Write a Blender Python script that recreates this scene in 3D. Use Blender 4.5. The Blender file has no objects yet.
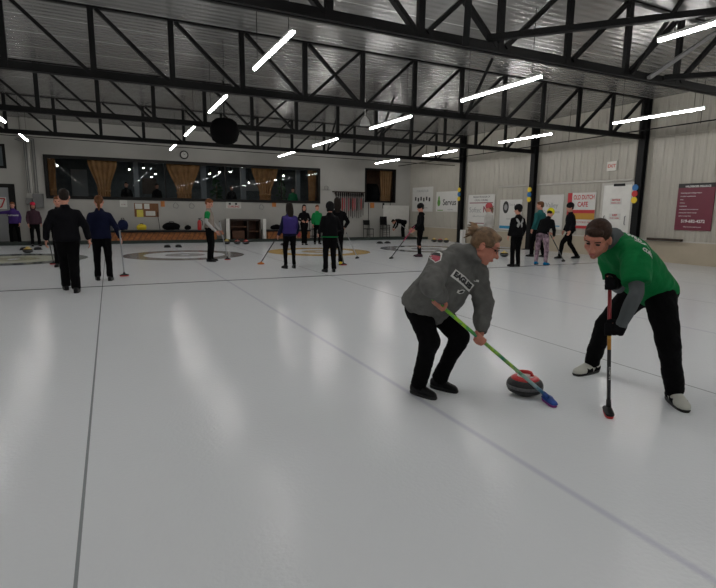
import bpy, bmesh, math, random
from mathutils import Vector, Matrix, Euler, noise
from mathutils.bvhtree import BVHTree
random.seed(7)
V = Vector
PI = math.pi
scn = bpy.context.scene
COL = scn.collection

# ------------------------------------------------------------------ camera, world, exposure
cam_d = bpy.data.cameras.new('camera')
cam = bpy.data.objects.new('camera', cam_d)
COL.objects.link(cam)
cam_d.sensor_width = 36.0
cam_d.lens = 504.18 / 716 * 36.0
cam_d.clip_start = 0.05
_yaw, _pit, _rol = .4544, .1625, .0124
_F = V((math.sin(_yaw) * math.cos(_pit), math.cos(_yaw) * math.cos(_pit), -math.sin(_pit)))
_R = V((math.cos(_yaw), -math.sin(_yaw), 0))
_U = _R.cross(_F)
_R2 = _R * math.cos(_rol) + _U * math.sin(_rol)
_U2 = _U * math.cos(_rol) - _R * math.sin(_rol)
cam.matrix_world = Matrix(((_R2.x, _U2.x, -_F.x, 0), (_R2.y, _U2.y, -_F.y, 0), (_R2.z, _U2.z, -_F.z, 1.431), (0, 0, 0, 1)))
scn.camera = cam

world = bpy.data.worlds.new('World')
scn.world = world
world.use_nodes = True
world.node_tree.nodes['Background'].inputs[0].default_value = (0.02, 0.022, 0.025, 1)
world.node_tree.nodes['Background'].inputs[1].default_value = 0.3

scn.view_settings.view_transform = 'Standard'
scn.view_settings.look = 'None'
scn.view_settings.gamma = 1
scn.view_settings.use_curve_mapping = False
scn.view_settings.exposure = 0.0
TUBE_POWER = 60.0
scn.cycles.use_denoising = True
scn.cycles.max_bounces = 6
scn.cycles.sample_clamp_indirect = 4.0


# ------------------------------------------------------------------ materials
def mat(name, color, rough=.6, metal=0.0, emit=None, strength=0.0, vary=0.0, vscale=6.0, bump=0.0, bscale=40.0, bdist=.01, spec=None, coat=0.0, sheen=0.0):
    m = bpy.data.materials.new(name)
    m.use_nodes = True
    nt = m.node_tree
    b = nt.nodes['Principled BSDF']
    b.inputs['Base Color'].default_value = (*color, 1)
    b.inputs['Roughness'].default_value = rough
    b.inputs['Metallic'].default_value = metal
    if spec is not None:
        b.inputs['Specular IOR Level'].default_value = spec
    if coat:
        b.inputs['Coat Weight'].default_value = coat
    if sheen:
        b.inputs['Sheen Weight'].default_value = sheen
    if emit:
        b.inputs['Emission Color'].default_value = (*emit, 1)
        b.inputs['Emission Strength'].default_value = strength
    tc = nt.nodes.new('ShaderNodeTexCoord')
    n = nt.nodes.new('ShaderNodeTexNoise')
    n.inputs['Scale'].default_value = vscale
    n.inputs['Detail'].default_value = 4
    nt.links.new(tc.outputs['Object'], n.inputs['Vector'])
    if vary:
        r = nt.nodes.new('ShaderNodeValToRGB')
        r.color_ramp.elements[0].position = .3
        r.color_ramp.elements[1].position = .7
        r.color_ramp.elements[0].color = (*[max(0, c * (1 - vary)) for c in color], 1)
        r.color_ramp.elements[1].color = (*[min(1, c * (1 + vary)) for c in color], 1)
        nt.links.new(n.outputs['Fac'], r.inputs['Fac'])
        nt.links.new(r.outputs['Color'], b.inputs['Base Color'])
    if bump:
        n2 = nt.nodes.new('ShaderNodeTexNoise')
        n2.inputs['Scale'].default_value = bscale
        n2.inputs['Detail'].default_value = 3
        nt.links.new(tc.outputs['Object'], n2.inputs['Vector'])
        bp = nt.nodes.new('ShaderNodeBump')
        bp.inputs['Strength'].default_value = bump
        bp.inputs['Distance'].default_value = bdist
        nt.links.new(n2.outputs['Fac'], bp.inputs['Height'])
        nt.links.new(bp.outputs['Normal'], b.inputs['Normal'])
    return m


def mixrgb(nt, fac, a, b):
    n = nt.nodes.new('ShaderNodeMix')
    n.data_type = 'RGBA'
    for s, v in ((0, fac), (6, a), (7, b)):
        if hasattr(v, 'links'):
            nt.links.new(v, n.inputs[s])
        else:
            n.inputs[s].default_value = v if s == 0 else (*v, 1)
    return n.outputs[2]


def mth(nt, op, a, b=0.0, c=0.0):
    n = nt.nodes.new('ShaderNodeMath')
    n.operation = op
    for i, v in enumerate((a, b, c)):
        if hasattr(v, 'links'):
            nt.links.new(v, n.inputs[i])
        else:
            n.inputs[i].default_value = v
    return n.outputs[0]


SHEET_W = 4.5577
SHEET_0 = -.2042
TEE_Y = 16.79
HOG_Y = 10.39


def ice_material():
    m = bpy.data.materials.new('ice')
    m.use_nodes = True
    nt = m.node_tree
    b = nt.nodes['Principled BSDF']
    tc = nt.nodes.new('ShaderNodeTexCoord')
    sp = nt.nodes.new('ShaderNodeSeparateXYZ')
    nt.links.new(tc.outputs['Object'], sp.inputs[0])
    X, Y = sp.outputs[0], sp.outputs[1]
    u = mth(nt, 'DIVIDE', mth(nt, 'SUBTRACT', X, SHEET_0), SHEET_W)
    idx = mth(nt, 'FLOOR', u)
    xm = mth(nt, 'MULTIPLY', mth(nt, 'SUBTRACT', mth(nt, 'SUBTRACT', u, idx), .5), SHEET_W)
    dy = mth(nt, 'SUBTRACT', Y, TEE_Y)
    r = mth(nt, 'SQRT', mth(nt, 'ADD', mth(nt, 'MULTIPLY', xm, xm), mth(nt, 'MULTIPLY', dy, dy)))
    ax = mth(nt, 'ABSOLUTE', xm)

    def band(v, lo, hi):
        return mth(nt, 'MULTIPLY', mth(nt, 'GREATER_THAN', v, lo), mth(nt, 'LESS_THAN', v, hi))

    def sel(cols):
        rp = nt.nodes.new('ShaderNodeValToRGB')
        rp.color_ramp.interpolation = 'CONSTANT'
        e = rp.color_ramp.elements
        e[0].position = 0
        e[0].color = (*cols[0], 1)
        e[1].position = .25
        e[1].color = (*cols[1], 1)
        for i in (2, 3):
            q = e.new(.25 * i)
            q.color = (*cols[i], 1)
        nt.links.new(mth(nt, 'MULTIPLY', mth(nt, 'ADD', idx, 1.5), .25), rp.inputs[0])
        return rp.outputs[0]
    n = nt.nodes.new('ShaderNodeTexNoise')
    n.inputs['Scale'].default_value = .7
    n.inputs['Detail'].default_value = 5
    nt.links.new(tc.outputs['Object'], n.inputs['Vector'])
    base = mixrgb(nt, mth(nt, 'MULTIPLY', n.outputs['Fac'], .5), (.75, .78, .81), (.82, .83, .845))
    c = mixrgb(nt, mth(nt, 'MULTIPLY', band(r, 1.22, 1.83), .9), base, sel([(.04, .06, .05), (.13, .125, .115), (.62, .38, .06), (.07, .08, .10)]))
    c = mixrgb(nt, mth(nt, 'MULTIPLY', band(r, .15, .61), .7), c, sel([(.30, .28, .08), (.28, .28, .28), (.60, .38, .08), (.3, .3, .33)]))
    c = mixrgb(nt, mth(nt, 'MULTIPLY', mth(nt, 'MULTIPLY', band(r, .61, 1.22), mth(nt, 'LESS_THAN', idx, -.5)), .55), c, (.34, .33, .14))
    # centre line, soft edged under the frost
    soft = nt.nodes.new('ShaderNodeMapRange')
    soft.inputs[1].default_value = .034
    soft.inputs[2].default_value = .008
    nt.links.new(ax, soft.inputs[0])
    c = mixrgb(nt, mth(nt, 'MULTIPLY', soft.outputs[0], .36), c, (.36, .36, .52))
    c = mixrgb(nt, mth(nt, 'MULTIPLY', mth(nt, 'GREATER_THAN', ax, SHEET_W / 2 - .0075), .8), c, (.17, .19, .20))
    c = mixrgb(nt, mth(nt, 'MULTIPLY', band(Y, HOG_Y - .05, HOG_Y + .05), .85), c, (.10, .11, .12))
    c = mixrgb(nt, mth(nt, 'MULTIPLY', band(Y, TEE_Y - .012, TEE_Y + .012), .6), c, (.2, .2, .22))
    c = mixrgb(nt, mth(nt, 'MULTIPLY', band(Y, TEE_Y + 1.82, TEE_Y + 1.85), .6), c, (.2, .2, .22))
    nt.links.new(c, b.inputs['Base Color'])
    b.inputs['Roughness'].default_value = .10
    b.inputs['Specular IOR Level'].default_value = .055
    n2 = nt.nodes.new('ShaderNodeTexNoise')
    n2.inputs['Scale'].default_value = 42
    n2.inputs['Detail'].default_value = 2
    nt.links.new(tc.outputs['Object'], n2.inputs['Vector'])
    n3 = nt.nodes.new('ShaderNodeTexNoise')
    n3.inputs['Scale'].default_value = 3
    nt.links.new(tc.outputs['Object'], n3.inputs['Vector'])
    bp = nt.nodes.new('ShaderNodeBump')
    bp.inputs['Strength'].default_value = .40
    bp.inputs['Distance'].default_value = .005
    nt.links.new(mth(nt, 'ADD', n2.outputs['Fac'], mth(nt, 'MULTIPLY', n3.outputs['Fac'], .6)), bp.inputs['Height'])
    nt.links.new(bp.outputs['Normal'], b.inputs['Normal'])
    return m


def ceiling_material():
    m = bpy.data.materials.new('ceiling panel')
    m.use_nodes = True
    nt = m.node_tree
    b = nt.nodes['Principled BSDF']
    tc = nt.nodes.new('ShaderNodeTexCoord')
    sp = nt.nodes.new('ShaderNodeSeparateXYZ')
    nt.links.new(tc.outputs['Object'], sp.inputs[0])
    Y = sp.outputs[1]
    fr = mth(nt, 'FRACT', mth(nt, 'DIVIDE', mth(nt, 'SUBTRACT', Y, 11.75), 1.1))
    seam = mth(nt, 'LESS_THAN', fr, .035)
    mp = nt.nodes.new('ShaderNodeMapping')
    mp.inputs['Scale'].default_value = (.25, 3.0, 1)
    nt.links.new(tc.outputs['Object'], mp.inputs[0])
    n = nt.nodes.new('ShaderNodeTexNoise')
    n.inputs['Scale'].default_value = 2.0
    n.inputs['Detail'].default_value = 4
    nt.links.new(mp.outputs[0], n.inputs['Vector'])
    c = mixrgb(nt, n.outputs['Fac'], (.27, .27, .265), (.36, .355, .345))
    c = mixrgb(nt, seam, c, (.65, .65, .64))
    nt.links.new(c, b.inputs['Base Color'])
    b.inputs['Metallic'].default_value = .5
    b.inputs['Roughness'].default_value = .27
    ribs = mth(nt, 'SINE', mth(nt, 'MULTIPLY', Y, 2 * PI / .183))
    bp = nt.nodes.new('ShaderNodeBump')
    bp.inputs['Strength'].default_value = .22
    bp.inputs['Distance'].default_value = .012
    nt.links.new(mth(nt, 'ADD', ribs, mth(nt, 'MULTIPLY', n.outputs['Fac'], .5)), bp.inputs['Height'])
    nt.links.new(bp.outputs['Normal'], b.inputs['Normal'])
    return m


def glass_material(name, amount=.12, tint=(1, 1, 1)):
    m = bpy.data.materials.new(name)
    m.use_nodes = True
    nt = m.node_tree
    nt.nodes.remove(nt.nodes['Principled BSDF'])
    out = nt.nodes['Material Output']
    t = nt.nodes.new('ShaderNodeBsdfTransparent')
    t.inputs[0].default_value = (*tint, 1)
    g = nt.nodes.new('ShaderNodeBsdfGlossy')
    g.inputs['Roughness'].default_value = .02
    mx = nt.nodes.new('ShaderNodeMixShader')
    mx.inputs[0].default_value = amount
    nt.links.new(t.outputs[0], mx.inputs[1])
    nt.links.new(g.outputs[0], mx.inputs[2])
    nt.links.new(mx.outputs[0], out.inputs[0])
    return m


def ramp_z(name, stops, rough=.35, const=True, noise_mix=None):
    """colour along an object's own length (Generated z)"""
    m = bpy.data.materials.new(name)
    m.use_nodes = True
    nt = m.node_tree
    b = nt.nodes['Principled BSDF']
    tc = nt.nodes.new('ShaderNodeTexCoord')
    sp = nt.nodes.new('ShaderNodeSeparateXYZ')
    nt.links.new(tc.outputs['Generated'], sp.inputs[0])
    rp = nt.nodes.new('ShaderNodeValToRGB')
    rp.color_ramp.interpolation = 'CONSTANT' if const else 'LINEAR'
    e = rp.color_ramp.elements
    for i, (p, c) in enumerate(stops):
        q = e[i] if i < 2 else e.new(p)
        q.position = p
        q.color = (*c, 1)
    nt.links.new(sp.outputs[2], rp.inputs[0])
    nt.links.new(rp.outputs[0], b.inputs['Base Color'])
    b.inputs['Roughness'].default_value = rough
    if noise_mix:
        n = nt.nodes.new('ShaderNodeTexNoise')
        n.inputs['Scale'].default_value = 30
        nt.links.new(tc.outputs['Object'], n.inputs['Vector'])
        nt.links.new(mixrgb(nt, mth(nt, 'MULTIPLY', mth(nt, 'GREATER_THAN', n.outputs['Fac'], .56), .6), rp.outputs[0], noise_mix), b.inputs['Base Color'])
    return m


M = {}
def mk(k, *a, **kw):
    M[k] = mat(k, *a, **kw)
    return M[k]


mk('steel black', (.006, .006, .0065), .6, vary=.3, vscale=3, spec=.25)
mk('wall white', (.46, .45, .42), .6, vary=.05, vscale=1.2, bump=.1, bscale=30)
mk('metal siding', (.43, .405, .35), .38, metal=.0, vary=.04, vscale=1.5)
mk('wainscot', (.43, .37, .28), .6, vary=.06, vscale=2)
mk('trim light', (.52, .50, .46), .5)
mk('dark frame', (.004, .0035, .003), .5, spec=.3)
mk('carpet', (.03, .036, .03), .95, vary=.3, vscale=20)
mk('curb', (.02, .03, .025), .7, vary=.2)
mk('pine', (.42, .15, .045), .5, vary=.35, vscale=9, bump=.1)
mk('brown wood', (.12, .05, .025), .5, vary=.3, vscale=8)
mk('dark wood', (.035, .02, .013), .5, vary=.3)
mk('cork', (.22, .10, .045), .8, vary=.2, vscale=30)
mk('paper', (.7, .7, .66), .7, vary=.05)
mk('yellow paper', (.75, .65, .12), .7, vary=.05)
mk('orange card', (.55, .20, .05), .7, vary=.1)
mk('black plastic', (.008, .008, .009), .5, spec=.3)
mk('matt black', (.004, .004, .0045), .9, spec=.05)
mk('grey plastic', (.18, .18, .18), .5)
mk('white plastic', (.72, .72, .70), .4)
mk('white paint', (.78, .77, .73), .45, vary=.04)
mk('red paint', (.55, .03, .03), .35)
mk('yellow paint', (.85, .62, .03), .35)
mk('blue paint', (.02, .16, .42), .35)
mk('maroon', (.15, .02, .04), .35, vary=.05)
mk('curtain', (.42, .20, .075), .85, vary=.15, vscale=4)
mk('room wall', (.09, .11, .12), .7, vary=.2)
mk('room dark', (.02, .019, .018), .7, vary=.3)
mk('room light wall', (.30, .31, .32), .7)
mk('granite', (.014, .014, .015), .35, vary=.4, vscale=90, spec=.3)
mk('granite band', (.10, .10, .105), .5, vary=.3, vscale=60)
mk('red plastic', (.50, .015, .02), .28)
mk('yellow plastic', (.75, .52, .03), .3)
mk('skin', (.58, .27, .19), .5, vary=.08, vscale=25, bump=.05, bscale=150)
mk('skin ruddy', (.47, .18, .12), .5, vary=.1, vscale=25, bump=.05, bscale=150)
mk('lip', (.40, .11, .10), .45)
mk('eye', (.02, .015, .012), .2)
mk('eyewhite', (.65, .62, .60), .3)
mk('tube glow', (1, 1, 1), .5, emit=(1.0, .98, .95), strength=TUBE_POWER)
mk('bulb glow', (1, 1, 1), .5, emit=(1.0, .9, .75), strength=90.0)
mk('exit white', (.7, .68, .62), .4)
mk('exit red', (.5, .08, .06), .4)
M['ice'] = ice_material()
M['ceiling'] = ceiling_material()
M['glass'] = glass_material('window glass', .009, (.85, .88, .9))
M['lens'] = glass_material('spectacle lens', .15)


def cloth(name, c, **kw):
    kw.setdefault('rough', .9)
    kw.setdefault('spec', .15)
    kw.setdefault('vary', .12)
    kw.setdefault('bump', .25)
    kw.setdefault('bscale', 60)
    if name not in M:
        M[name] = mat(name, c, **kw)
    return M[name]


# ------------------------------------------------------------------ mesh helpers
def frame_of(d):
    d = d.normalized()
    a = V((0, 0, 1)) if abs(d.z) < .9 else V((1, 0, 0))
    x = d.cross(a).normalized()
    return x, x.cross(d).normalized(), d


class MB:
    def __init__(s):
        s.v, s.f = [], []

    def add(s, vs, fs):
        o = len(s.v)
        s.v += [V(p) for p in vs]
        s.f += [[i + o for i in f] for f in fs]
        return s

    def box(s, lo, hi, rot=0.0, piv=None):
        x0, y0, z0 = lo
        x1, y1, z1 = hi
        vs = [V(p) for p in ((x0, y0, z0), (x1, y0, z0), (x1, y1, z0), (x0, y1, z0), (x0, y0, z1), (x1, y0, z1), (x1, y1, z1), (x0, y1, z1))]
        if rot:
            c = V(piv) if piv else V(((x0 + x1) / 2, (y0 + y1) / 2, 0))
            R = Matrix.Rotation(rot, 3, 'Z')
            vs = [R @ (p - c) + c for p in vs]
        return s.add(vs, [(0, 3, 2, 1), (4, 5, 6, 7), (0, 1, 5, 4), (1, 2, 6, 5), (2, 3, 7, 6), (3, 0, 4, 7)])

    def beam(s, a, b, w, h=None, up=V((0, 0, 1))):
        a, b = V(a), V(b)
        h = h or w
        d = (b - a).normalized()
        x = d.cross(up)
        if x.length < 1e-4:
            x = V((1, 0, 0))
        x.normalize()
        y = x.cross(d).normalized()
        vs = []
        for p in (a, b):
            for i, j in ((-1, -1), (1, -1), (1, 1), (-1, 1)):
                vs.append(p + x * i * w / 2 + y * j * h / 2)
        return s.add(vs, [(0, 1, 2, 3), (7, 6, 5, 4), (0, 4, 5, 1), (1, 5, 6, 2), (2, 6, 7, 3), (3, 7, 4, 0)])

    def loft(s, secs, n=20, e=1.0):
        """secs: (centre, side vector * r, front vector * r) ; closed caps"""
        vs, fs = [], []
        for c, a, b in secs:
            for k in range(n):
                t = 2 * PI * k / n
                ct, st = math.cos(t), math.sin(t)
                if e != 1.0:
                    ct = math.copysign(abs(ct) ** e, ct)
                    st = math.copysign(abs(st) ** e, st)
                vs.append(V(c) + a * ct + b * st)
        m = len(secs)
        for i in range(m - 1):
            for k in range(n):
                a, b = i * n + k, i * n + (k + 1) % n
                fs.append((a, b, b + n, a + n))
        fs.append(tuple(reversed(range(n))))
        fs.append(tuple(range((m - 1) * n, m * n)))
        return s.add(vs, fs)

    def tube(s, pts, radii, n=14):
        pts = [V(p) for p in pts]
        if not hasattr(radii, '__len__'):
            radii = [radii] * len(pts)
        secs = []
        x = None
        for i, p in enumerate(pts):
            d = (pts[min(i + 1, len(pts) - 1)] - pts[max(i - 1, 0)]).normalized()
            if x is None:
                x, y, _ = frame_of(d)
            else:
                x = (x - d * x.dot(d)).normalized()
                y = d.cross(x) * -1
                y = x.cross(d).normalized()
            secs.append((p, x * radii[i], y * radii[i]))
        return s.loft(secs, n)

    def ball(s, c, r, ax=None, n=16, m=10):
        """ellipsoid; r scalar or 3 radii along the axes ax"""
        c = V(c)
        if not hasattr(r, '__len__'):
            r = (r, r, r)
        A = ax or (V((1, 0, 0)), V((0, 1, 0)), V((0, 0, 1)))
        vs, fs = [c + A[2] * r[2]], []
        for i in range(1, m):
            ph = PI * i / m
            for k in range(n):
                t = 2 * PI * k / n
                vs.append(c + A[0] * r[0] * math.sin(ph) * math.cos(t) + A[1] * r[1] * math.sin(ph) * math.sin(t) + A[2] * r[2] * math.cos(ph))
        vs.append(c - A[2] * r[2])
        for k in range(n):
            fs.append((0, 1 + k, 1 + (k + 1) % n))
        for i in range(m - 2):
            for k in range(n):
                a, b = 1 + i * n + k, 1 + i * n + (k + 1) % n
                fs.append((a, a + n, b + n, b))
        L = len(vs) - 1
        o = 1 + (m - 2) * n
        for k in range(n):
            fs.append((o + k, L, o + (k + 1) % n))
        return s.add(vs, fs)

    def chain(s, pts, radii, n=12):
        """limb: tapered tubes with round joints"""
        for i in range(len(pts) - 1):
            s.tube([pts[i], pts[i + 1]], [radii[i], radii[i + 1]], n)
        for p, r in zip(pts, radii):
            s.ball(p, r, n=n, m=8)
        return s

    def lathe(s, prof, c=(0, 0, 0), n=32):
        c = V(c)
        vs, fs = [], []
        for r, z in prof:
            for k in range(n):
                t = 2 * PI * k / n
                vs.append(c + V((r * math.cos(t), r * math.sin(t), z)))
        for i in range(len(prof) - 1):
            for k in range(n):
                a, b = i * n + k, i * n + (k + 1) % n
                fs.append((a, b, b + n, a + n))
        fs.append(tuple(reversed(range(n))))
        fs.append(tuple(range((len(prof) - 1) * n, len(prof) * n)))
        return s.add(vs, fs)

    def mesh(s, name, smooth=False):
        me = bpy.data.meshes.new(name)
        me.from_pydata([tuple(p) for p in s.v], [], s.f)
        bm = bmesh.new()
        bm.from_mesh(me)
        bmesh.ops.recalc_face_normals(bm, faces=bm.faces)
        bm.to_mesh(me)
        bm.free()
        if smooth:
            me.shade_smooth()
        return me

    def build(s, name, m, parent=None, smooth=False, bevel=0.0):
        me = s.mesh(name, smooth)
        return put(name, me, m, parent, bevel)


def put(name, me, m, parent=None, bevel=0.0):
    o = bpy.data.objects.new(name, me)
    COL.objects.link(o)
    if m is not None:
        me.materials.clear()
        me.materials.append(m if not isinstance(m, str) else M[m])
    if parent is not None:
        o.parent = parent
        o.matrix_parent_inverse = world_matrix(parent).inverted()
    if bevel:
        b = o.modifiers.new('bevel', 'BEVEL')
        b.width = bevel
        b.segments = 2
        b.limit_method = 'ANGLE'
    return o


def world_matrix(o):
    m = Matrix.LocRotScale(o.location, o.rotation_euler, o.scale)
    if o.parent:
        return world_matrix(o.parent) @ o.matrix_parent_inverse @ m
    return m


def empty(name, loc, label, cat, group=None, rz=0.0):
    o = bpy.data.objects.new(name, None)
    COL.objects.link(o)
    o.empty_display_size = .1
    o.location = loc
    o.rotation_euler = (0, 0, rz)
    return tag(o, label, cat, group)


def tag(o, label, cat, group=None, kind=None):
    o['label'] = label
    o['category'] = cat
    if group:
        o['group'] = group
    if kind:
        o['kind'] = kind
    return o


def struct(o):
    o['kind'] = 'structure'
    return o


def copy_tree(o, parent=None):
    c = o.copy()
    COL.objects.link(c)
    c.parent = parent
    for ch in list(o.children):
        copy_tree(ch, c)
    return c


def move_to(o, loc, rz=0.0):
    o.location = loc
    o.rotation_euler = (0, 0, rz)


def fuse(mb, name, voxel=.012, smooth_it=4, folds=0.0, fscale=9.0, fdir=None, keep=None):
    """union of overlapping closed shapes as one continuous skin"""
    me = mb.mesh('tmp')
    o = bpy.data.objects.new('tmp', me)
    COL.objects.link(o)
    r = o.modifiers.new('r', 'REMESH')
    r.mode = 'VOXEL'
    r.voxel_size = voxel
    s = o.modifiers.new('s', 'SMOOTH')
    s.iterations = smooth_it
    s.factor = .5
    dg = bpy.context.evaluated_depsgraph_get()
    out = bpy.data.meshes.new_from_object(o.evaluated_get(dg))
    bpy.data.objects.remove(o)
    bpy.data.meshes.remove(me)
    out.name = name
    if folds:
        nr = [v.normal.copy() for v in out.vertices]
        for v, n in zip(out.vertices, nr):
            p = v.co * fscale
            if fdir is not None:
                p = p - fdir * p.dot(fdir) * .6
            d = noise.noise(p) * .7 + (1 - abs(noise.noise(p * 1.9 + V((5, 3, 1))))) * .6 - .45
            v.co = v.co + n * d * folds
    out.shade_smooth()
    return out


def bvh_of(o):
    dg = bpy.context.evaluated_depsgraph_get()
    me = o.data
    mw = world_matrix(o)
    return BVHTree.FromPolygons([mw @ v.co for v in me.vertices], [tuple(p.vertices) for p in me.polygons])


def text_mesh(body, size, extrude=0.0, align='CENTER', bold=0.0, spacing=1.0):
    cu = bpy.data.curves.new('t', 'FONT')
    cu.body = body
    cu.size = size
    cu.extrude = extrude
    cu.offset = bold
    cu.align_x = align
    cu.align_y = 'CENTER'
    cu.space_character = spacing
    cu.resolution_u = 3
    o = bpy.data.objects.new('t', cu)
    COL.objects.link(o)
    dg = bpy.context.evaluated_depsgraph_get()
    me = bpy.data.meshes.new_from_object(o.evaluated_get(dg))
    bpy.data.objects.remove(o)
    bpy.data.curves.remove(cu)
    return me


def lettering(body, size, org, right, up, m, parent, name='lettering', sx=1.0, **kw):
    """flat lettering standing on a sign face"""
    me = text_mesh(body, size, extrude=.001, **kw)
    right, up = V(right).normalized(), V(up).normalized()
    nrm = right.cross(up)
    T = Matrix((right, up, nrm)).transposed()
    for v in me.vertices:
        v.co.x *= sx
        v.co = V(org) + T @ v.co
    return put(name, me, m, parent)


def wrap(me, org, right, up, bvh, lift=.004, cuts=0):
    """lay a flat drawing onto a curved garment"""
    right, up = V(right).normalized(), V(up).normalized()
    nrm = right.cross(up).normalized()
    bm = bmesh.new()
    bm.from_mesh(me)
    bmesh.ops.triangulate(bm, faces=bm.faces)
    for _ in range(cuts):
        bmesh.ops.subdivide_edges(bm, edges=[e for e in bm.edges if e.calc_length() > .012], cuts=1)
        bmesh.ops.triangulate(bm, faces=bm.faces)
    for v in bm.verts:
        v.tag = False
        p = V(org) + right * v.co.x + up * v.co.y
        hit = bvh.ray_cast(p + nrm * .25, -nrm, .5)
        if hit[0] is not None:
            v.co = hit[0] + nrm * lift
        else:
            v.tag = True
    bmesh.ops.delete(bm, geom=[v for v in bm.verts if v.tag], context='VERTS')
    bm.to_mesh(me)
    bm.free()
    return me


def poly_mesh(pts):
    me = bpy.data.meshes.new('p')
    me.from_pydata([(x, y, 0) for x, y in pts], [], [tuple(range(len(pts)))])
    return me


# ------------------------------------------------------------------ the setting
X_L, X_R, Y_B, Y_F, Z_C = -5.6, 15.3, -12.0, 24.8, 4.96
ICE_END = 22.9
f = MB().box((X_L, Y_B, -.1), (X_R, ICE_END, 0)).build('floor', 'ice')
struct(f)
f = MB().box((X_L, ICE_END, -.1), (X_R, Y_F, .05)).build('floor_walkway', 'carpet')
struct(f)
struct(MB().box((X_L, ICE_END - .1, 0), (X_R, ICE_END, .13)).build('trim_1', 'curb'))
struct(MB().box((X_L - .2, Y_B - .2, Z_C), (X_R + .3, Y_F + .2, Z_C + .1)).build('ceiling', 'ceiling'))
struct(MB().box((X_L - .2, Y_B, -.1), (X_L, Y_F, Z_C)).build('wall_left', 'wall white'))
struct(MB().box((X_L - .2, Y_B - .2, -.1), (X_R + .2, Y_B, Z_C)).build('wall_back', 'wall white'))

# right wall: ribbed metal siding as a real profile
prof = []
y = Y_B
P = .305
while y < Y_F:
    prof += [(X_R, y), (X_R, y + .10), (X_R - .012, y + .112), (X_R - .012, y + .125), (X_R, y + .137), (X_R, y + .21), (X_R - .028, y + .235), (X_R - .028, y + .275), (X_R, y + .30)]
    y += P
prof = [p for p in prof if p[1] < Y_F] + [(X_R, Y_F)]
vs, fs = [], []
for x, y in prof:
    vs += [(x, y, .6), (x, y, Z_C)]
for i in range(len(prof) - 1):
    fs.append((2 * i, 2 * i + 2, 2 * i + 3, 2 * i + 1))
k = len(vs)
vs += [(X_R + .2, Y_B, .6), (X_R + .2, Y_B, Z_C), (X_R + .2, Y_F, .6), (X_R + .2, Y_F, Z_C)]
fs += [(k, k + 1, k + 3, k + 2)]
struct(MB().add(vs, fs).build('wall_right', 'metal siding'))
struct(MB().box((X_R - .03, Y_B, -.1), (X_R + .2, Y_F, .66)).build('baseboard_right', 'wainscot'))
struct(MB().box((X_R - .045, Y_B, .64), (X_R, Y_F, .675)).build('trim_2', 'trim light'))
struct(MB().box((X_R - .08, 11.1, 2.52), (X_R, 17.4, 2.58)).build('trim_3', 'trim light', bevel=.01))
struct(MB().box((X_R - .05, Y_B, 3.79), (X_R, Y_F, 3.83)).build('trim_4', 'metal siding'))

# far wall with openings
WIN = [(-2.33, 9.85, 1.80, 3.58), (12.44, 14.34, 1.92, 3.73)]
def wall_with_holes(x0, x1, z0, z1, y0, y1, holes, name, m):
    xs = sorted({x0, x1, *[h[0] for h in holes], *[h[1] for h in holes]})
    mb = MB()
    for a, b in zip(xs, xs[1:]):
        hs = [h for h in holes if h[0] <= a + 1e-6 and h[1] >= b - 1e-6]
        if not hs:
            mb.box((a, y0, z0), (b, y1, z1))
        else:
            h = hs[0]
            if h[2] > z0 + .01:
                mb.box((a, y0, z0), (b, y1, h[2]))
            mb.box((a, y0, h[3]), (b, y1, z1))
    o = mb.build(name, m)
    return struct(o)
wall_with_holes(X_L, X_R, 0, Z_C, Y_F, Y_F + .2, WIN, 'wall_far', 'wall white')
struct(MB().box((-2.98, Y_F - .14, .05), (-2.75, Y_F, Z_C)).build('trim_5', 'wall white'))
for i, (a, b, c, d) in enumerate(WIN):
    w = empty('window_%d' % (i + 1), ((a + b) / 2, Y_F, c), 'dark framed long viewing window' if not i else 'small square dark framed window', 'window')
    for k in ('label', 'category'):
        del w[k]
    struct(w)
    t = .13 if not i else .09
    mb = MB()
    mb.box((a, Y_F - .05, c), (b, Y_F + .14, c + t)).box((a, Y_F - .05, d - t), (b, Y_F + .14, d))
    mb.box((a, Y_F - .05, c + t), (a + t, Y_F + .14, d - t)).box((b - t, Y_F - .05, c + t), (b, Y_F + .14, d - t))
    mb.build('window_frame', 'dark frame', w)
    MB().box((a + t, Y_F + .06, c + t), (b - t, Y_F + .07, d - t)).build('window_pane', 'glass', w)
    if not i:
        mb = MB()
        for x in (2.35, 5.05, 7.8):
            mb.box((x - .02, Y_F + .02, c + t), (x + .02, Y_F + .12, d - t))
        mb.build('mullion', 'dark frame', w)
# viewing lounge behind the glass
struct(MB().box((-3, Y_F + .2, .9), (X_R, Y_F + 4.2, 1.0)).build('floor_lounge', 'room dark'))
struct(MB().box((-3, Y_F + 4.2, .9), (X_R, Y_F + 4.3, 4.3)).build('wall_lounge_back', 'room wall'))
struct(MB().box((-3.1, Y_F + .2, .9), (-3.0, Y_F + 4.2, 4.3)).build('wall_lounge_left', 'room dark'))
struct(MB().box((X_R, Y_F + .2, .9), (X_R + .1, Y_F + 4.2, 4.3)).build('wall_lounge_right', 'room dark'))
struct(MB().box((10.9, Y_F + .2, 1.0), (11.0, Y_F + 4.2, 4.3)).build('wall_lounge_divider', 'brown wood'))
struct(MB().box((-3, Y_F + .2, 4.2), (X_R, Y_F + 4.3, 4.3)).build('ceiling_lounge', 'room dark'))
struct(MB().box((11.0, Y_F + 1.6, 1.0), (X_R, Y_F + 1.7, 4.2)).build('wall_lounge_panel', 'brown wood'))

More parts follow.
